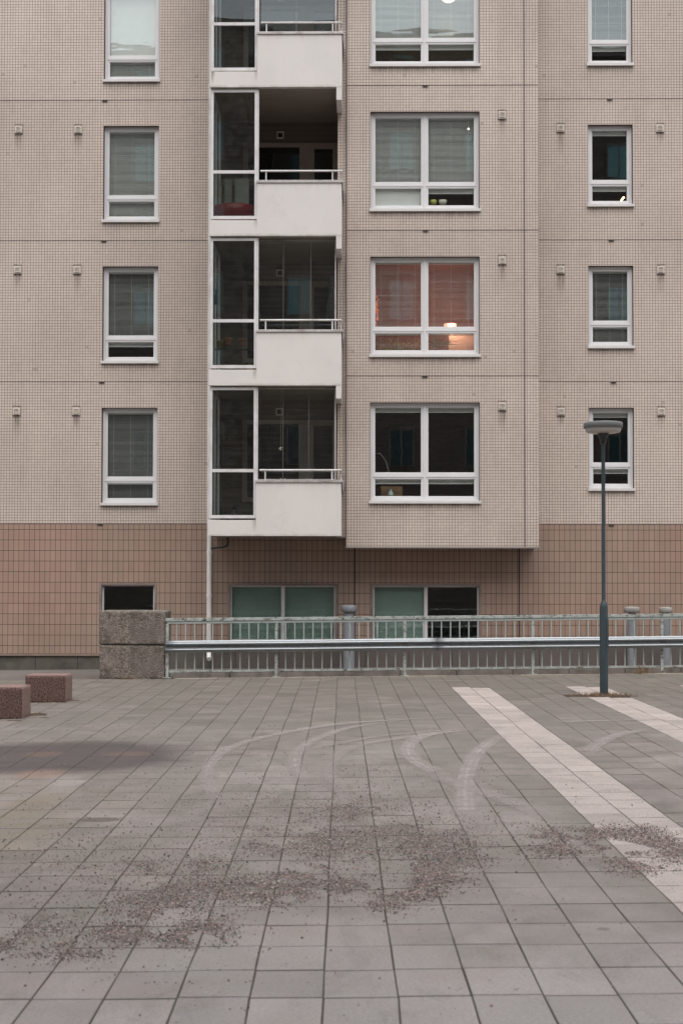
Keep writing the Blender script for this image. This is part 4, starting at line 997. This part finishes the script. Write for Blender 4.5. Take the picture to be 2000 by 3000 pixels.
for (px, py, n_, h) in ((1880, 1976, 26, .22), (1890, 1974, 20, .26), (1870, 1975, 14, .16), (1985, 1972, 26, .18), (1960, 1972, 24, .10), (1930, 1973, 10, .08), (1840, 1974, 12, .06), (1780, 1975, 8, .05), (1725, 1976, 10, .04)):
    c = ground(px, py); c.y += .12; c.z = gz(c.x, c.y); tuft(g2, c, n_*2, h, .08, .8, .0034)
for k in range(26):
    u_ = u_at(1700+k*14); c = fp(u_, .03+gr.uniform(-.03, .03), 0); patch(g2, c, .11, .035, .012, 10); tuft(g2, c, 5, .045, .05)
struct(obj('weeds', g2, [grass, soil]), 'stuff')
g3 = MB()
for k in range(34):
    px = gr.choice((gr.uniform(270, 480), gr.gauss(385, 16), gr.gauss(278, 10))); c = ground(px, 1989.5); c.y -= .01; patch(g3, c, .05, .02, .006, 9); tuft(g3, c, 5, .035 if abs(px-385) > 25 else .08, .03)
for (px, py) in [(gr.uniform(85, 200), 2059) for _ in range(12)]+[(gr.gauss(212, 9), 2052) for _ in range(10)]+[(gr.gauss(105, 12), 2096) for _ in range(12)]+[(gr.gauss(48, 9), 2112) for _ in range(6)]:
    c = ground(px, py); patch(g3, c, .055, .028, .008, 9); tuft(g3, c, 5, .03, .03)
struct(obj('weeds', g3, [grass, soil]), 'stuff')
g4 = MB(); c = ground(112, 2093); patch(g4, c, .14, .10, .02, 20); c = ground(130, 2103); patch(g4, c, .10, .03, .008, 14); c = ground(262, 2052); patch(g4, c, .06, .02, .006, 10)
for px in (590, 720, 765, 1005, 1235, 1370, 1500, 1610, 1705): c = fp(u_at(px), -.01, 0); patch(g4, c, .05, .018, .008, 9)
struct(obj('leaf_litter', g4, [grass, soil]), 'stuff')

# ------------------------------------------------------------------ things seen behind the glass
def leaf(mb_, p, d_, L_, w_, mi=0):
    d_ = Vector(d_).normalized(); s2 = d_.cross(Vector((0, 1, .2))).normalized()*w_; p = Vector(p)
    n0 = len(mb_.v); mb_.v += [tuple(p), tuple(p+d_*L_*.45+s2), tuple(p+d_*L_+Vector((0,0,-L_*.2))), tuple(p+d_*L_*.45-s2)]; mb_.face((n0, n0+1, n0+2, n0+3), mi)
potm = simple('terracotta', (.30, .12, .07), .8); gleaf = simple('house_plant_leaf', (.12, .15, .05), .5, var=.3); pale = simple('pale_ceramic', (.5, .5, .42), .3)
# red room: lit shade, pot plants, bright cabinet
rz_ = rows[1]
def lamp_thing(name, lab, px, py, Y, r, c, st, energy=0):
    p = at(px, py, Y); L_ = thing(name, lab, 'lamp', p); b = MB(); b.lathe([(r*math.sin(math.pi*i/12)+.001, -r*math.cos(math.pi*i/12)) for i in range(13)], p, 24); obj('lamp_shade', b, emis(name+'_glow', c, st), L_)
    return L_, p
L1, p1_ = lamp_thing('globe_lamp', 'lit white globe lamp behind the top bay window', 1313, -18, 28.2, .17, (1, .84, .6), 2.0)
b = MB(); b.tube([p1_+Vector((0,0,.17)), p1_+Vector((0,0,.6))], .006, 6); obj('cord', b, M['dark'], L1)
L2, p2_ = lamp_thing('small_spot_lamp', 'tiny bright spot lamp behind the blind of the third floor bay window', 1371, 378, 27.9, .013, (1, .9, .72), 14)
b = MB(); b.tube([p2_+Vector((0,0,.013)), p2_+Vector((0,0,.16))], .004, 6); obj('cord', b, M['grille'], L2)
fp1 = at(1822, 583, 28.5); L3 = thing('table_lamp', 'small flame-bright table lamp low in the right hand window', 'lamp', fp1)
b = MB(); b.tube([fp1+Vector((-.04,0,-.07)), fp1+Vector((-.01,0,-.01)), fp1+Vector((.03,0,.04))], [.012,.02,.02], 10); obj('lamp_shade', b, emis('flame_glow', (1, .66, .3), 4), L3)
L4 = thing('floor_lamp', 'glowing pink floor lamp inside the red lit bay window', 'lamp', at(1318, 960, 28.0)); q = at(1318, 968, 28.0)
b = MB(); b.lathe([(.05,-.10),(.10,.0),(.13,.12)], q, 24); obj('lamp_shade', b, emis('pink_glow', (1, .50, .36), .85), L4)
b = MB(); b.tube([q+Vector((0,0,-.1)), q+Vector((0,0,-.9))], .012, 8); obj('stem', b, M['grille'], L4)
def plight(par, p, e, c, r=.12):
    l = bpy.data.lights.new('bulb', 'POINT'); l.energy = e; l.color = c; l.shadow_soft_size = r; o_ = bpy.data.objects.new('bulb', l); COL.objects.link(o_); o_.location = p-rootloc(par)[0]; o_.parent = par
plight(L4, q+Vector((.05,-.22,.12)), 8, (1, .50, .33), .05); plight(L4, q+Vector((-.2,.9,.45)), 6, (1, .46, .38)); plight(L1, p1_+Vector((0,0,-.3)), 6, (1, .85, .6))
wc_ = at(1345, 1000, 28.1); b = MB(); b.box(wc_.x-.22, wc_.x+.35, 27.95, 28.3, rz_+.1, at(1345, 968, 27.95).z)
single('cabinet', b, simple('cream_cabinet', (.85, .72, .62), .5), 'cream cabinet standing under the lamp in the red lit room', 'cabinet', (wc_.x, 28.1, rz_+.1), bevel=.005)
plc = at(1285, 990, 27.7)
PT = thing('spiky_plant', 'spiky pot plant in the right half of the red lit bay window', 'plant', (plc.x, 27.75, rz_+.25)); b = MB()
for i in range(26):
    a_ = gr.uniform(-1.25, 1.25); d_ = Vector((math.sin(a_), gr.uniform(-.3, .3), math.cos(a_))); leaf(b, (plc.x, 27.75, rz_+.62), d_, gr.uniform(.25, .5), .009)
obj('leaves', b, gleaf, PT); b = MB(); b.lathe([(.06, .0), (.09, .16)], (plc.x, 27.75, rz_+.42), 20); obj('pot', b, potm, PT)
plc = at(1165, 1000, 27.7); PT = thing('bushy_plant', 'wide leafy plants filling the lower left pane of the red lit bay window', 'plant', (plc.x, 27.75, rz_+.3)); b = MB()
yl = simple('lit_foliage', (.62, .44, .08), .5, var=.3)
for i in range(520):
    p = (plc.x+gr.gauss(0, .26), 27.75+gr.uniform(-.1, .12), rz_+.55+gr.gauss(0, .13)); leaf(b, p, (gr.uniform(-1,1), gr.uniform(-.3,.3), gr.uniform(-.8,1)), gr.uniform(.05,.10), .011)
obj('leaves', b, yl, PT); b = MB(); b.box(plc.x-.35, plc.x+.35, 27.68, 27.86, rz_+.3, rz_+.42); obj('planter', b, potm, PT)
LO = at(1102, 905, 27.75); b = MB()
for i in range(70): leaf(b, (LO.x+gr.gauss(0,.015), 27.75, LO.z+gr.gauss(0,.16)), (gr.uniform(-1,1), 0, gr.uniform(-1,1)), .04, .012)
single('glowing_garland', b, emis('garland_glow', (1, .25, .12), .35), 'orange-red glowing garland at the left edge of the red lit bay window', 'light garland', (LO.x, 27.75, LO.z-.3))
# bowls
for (px, c, lab, w_) in ((1268, (.42, .42, .10), 'olive green bowl on the inner sill of the bay window', .075), (1296, (.55, .54, .45), 'cream bowl on the inner sill of the bay window', .085)):
    p = at(px, 602, 27.45); b = MB(); b.lathe([(w_*.5, 0), (w_*.85, .03), (w_, .10), (w_*.93, .10), (w_*.7, .035)], (p.x, 27.45, p.z), 24); single('bowl', b, simple('bowl_glaze', c, .3), lab, 'bowl', (p.x, 27.45, p.z), 'bowls on the inner window sill')
# lowest bay room: wooden box and blue-white vase, curved reading lamp
p = at(1145, 1456, 27.7); b = MB(); b.box(p.x-.20, p.x+.22, 27.62, 27.85, p.z-.05, p.z+.20); single('wooden_box', b, simple('box_wood', (.25, .15, .08), .6), 'light wooden box behind the lowest bay window', 'box', (p.x, 27.7, p.z-.05), bevel=.005)
p = at(1144, 1452, 27.5); b = MB(); b.lathe([(.05, 0), (.055, .03), (.04, .07), (.02, .11), (.028, .13)], (p.x, 27.5, p.z), 20); single('vase', b, simple('vase_glaze', (.45, .6, .62), .3), 'small pale blue vase in front of the wooden box', 'vase', (p.x, 27.5, p.z))
p = at(1112, 1330, 27.7); b = MB(); b.tube([at(1104, 1330, 27.7), at(1112, 1328, 27.7), at(1120, 1338, 27.7), at(1130, 1352, 27.7), at(1139, 1385, 27.7)], [.012, .014, .010, .010, .010], 8)
single('desk_lamp', b, M['grille2'], 'pale curved desk lamp arm in the lowest bay window', 'lamp', p)
# balcony contents
redm = simple('red_plastic', (.28, .02, .03), .4)
z3 = 2.52+2*FP+.22; b = MB(); xr = at(688, 600, 26.9).x; b.lathe([(.30, 0), (.38, .10), (.42, .30), (.44, .44), (.42, .44), (.38, .3)], (xr, 27.0, z3), 32)
single('red_tub', b, redm, 'big round red tub on the open balcony behind the framed glass', 'tub', (xr, 27.0, z3))
BK = at(690, 600, 27.4); b = MB()
def wheel(mb_, c, r): mb_.tube([(c[0]+r*math.cos(t*.2618), c[1], c[2]+r*math.sin(t*.2618)) for t in range(25)], .012, 6, False)
BI = thing('clothes_rack', 'folding clothes rack with pale towels on the open balcony', 'clothes rack', (xr, 27.7, z3))
b = MB(); zz = z3+1.15
for sx_ in (-.35, .35): b.tube([(xr+sx_, 27.5, z3), (xr+sx_, 27.9, zz)], .01, 6); b.tube([(xr+sx_, 27.9, z3), (xr+sx_, 27.5, zz)], .01, 6)
for i in range(5): b.tube([(xr-.35, 27.5+i*.1, zz), (xr+.35, 27.5+i*.1, zz)], .005, 6)
obj('frame', b, pale, BI); b = MB(); b.box(xr-.05, xr+.22, 27.49, 27.50, zz-.62, zz+.01); b.box(xr-.26, xr-.12, 27.59, 27.60, zz-.45, zz+.01); obj('towel', b, simple('grey_towel', (.30, .32, .29), .9), BI)
# flower balcony: three hanging pots on an inner rail, yellow watering jug
z2_ = 2.52+FP+.22
for (px, py, c, lab) in ((644, 1008, (.22, .21, .10), 'round olive flower pot hung inside the glazed balcony'), (670, 1000, (.34, .15, .10), 'small terracotta flower pot hung in the middle of the glazed balcony'), (711, 1003, (.36, .17, .12), 'terracotta flower pot tilted at the right of the glazed balcony panel')):
    p = at(px, py, 26.75); b = MB(); b.lathe([(.045, -.07), (.07, .03), (.085, .05), (.08, .07), (.06, .07)], (p.x, 26.8, p.z), 20); single('flower_pot', b, simple('pot_clay', c, .8), lab, 'flower pot', (p.x, 26.8, p.z-.07), 'flower pots in the glazed balcony')
b = MB(); pz = at(680, 1022, 26.8).z; b.tube([(-2.74, 26.85, pz), (-1.98, 26.85, pz)], .012, 8); b.box(-2.74, -1.98, 26.72, 26.88, pz-.02, pz-.012); single('plant_shelf', b, M['blackpipe'], 'dark narrow shelf holding pots behind the balcony glass', 'shelf', (-2.36, 26.8, pz-.02))
p = at(733, 1070, 26.75); b = MB(); b.lathe([(.055, 0), (.058, .15), (.045, .19), (.025, .22), (.03, .25)], (p.x, 26.8, z2_), 20); single('yellow_jug', b, simple('yellow_plastic', (.42, .25, .04), .4), 'yellow jug standing at the foot of the glazed balcony', 'jug', (p.x, 26.8, z2_))
p = at(632, 890, 26.85); FLW = thing('white_flowers', 'white flower sprig in a dark bottle behind the balcony glass', 'flowers', (p.x, 26.9, p.z)); b = MB(); b.lathe([(.035, 0), (.04, .14), (.014, .22), (.014, .28)], (p.x, 26.9, p.z), 16); obj('bottle', b, M['blackpipe'], FLW)
b = MB(); b.tube([(p.x, 26.9, p.z+.28), (p.x+.01, 26.9, p.z+.5), (p.x-.02, 26.9, p.z+.75)], .003, 5)
for i in range(36): q = Vector((p.x+gr.gauss(0, .025), 26.9+gr.gauss(0,.02), p.z+.38+gr.uniform(0, .35))); leaf(b, q, (gr.uniform(-1,1), gr.uniform(-.4,.4), gr.uniform(-1,1)), .028, .01)
obj('blossom', b, simple('petal', (.6, .56, .5), .8), FLW)
p = at(970, 930, 27.0); b = MB(); b.lathe([(.02, 0), (.10, .05), (.09, .35), (.045, .62), (.07, .82), (.02, .9)], (p.x, 27.05, p.z-.1), 14); single('folded_parasol', b, simple('black_cloth', (.012, .012, .014), .9), 'folded black parasol at the right end of the glazed balcony', 'parasol', (p.x, 27.05, p.z-.1))
# lowest balcony: cord with toy, black bag
p = at(822, 1312, 27.0); TY = thing('hanging_toy', 'small pale toy hanging on a thin cord in the lowest balcony', 'toy', p); b = MB(); b.tube([p, (p.x, p.y, 2.52+FP-.01)], .0022, 5); obj('cord', b, pale, TY)
b = MB(); b.lathe([(.006, -.055), (.022, -.035), (.012, -.012), (.020, .008), (.006, .02)], p, 12); b.tube([p+Vector((-.04,0,-.01)), p+Vector((0,0,-.02)), p+Vector((.03,0,.01))], .009, 8); obj('body', b, pale, TY)
p = at(685, 1520, 26.9); b = MB(); b.lathe([(.13, 0), (.15, .08), (.10, .2), (.03, .3), (.05, .34)], (p.x, 27.0, 2.52+.22), 9, smooth=False); single('black_bag', b, simple('bin_bag', (.012, .012, .014), .35), 'black knotted bag on the floor of the lowest balcony', 'bag', (p.x, 27.0, 2.74))
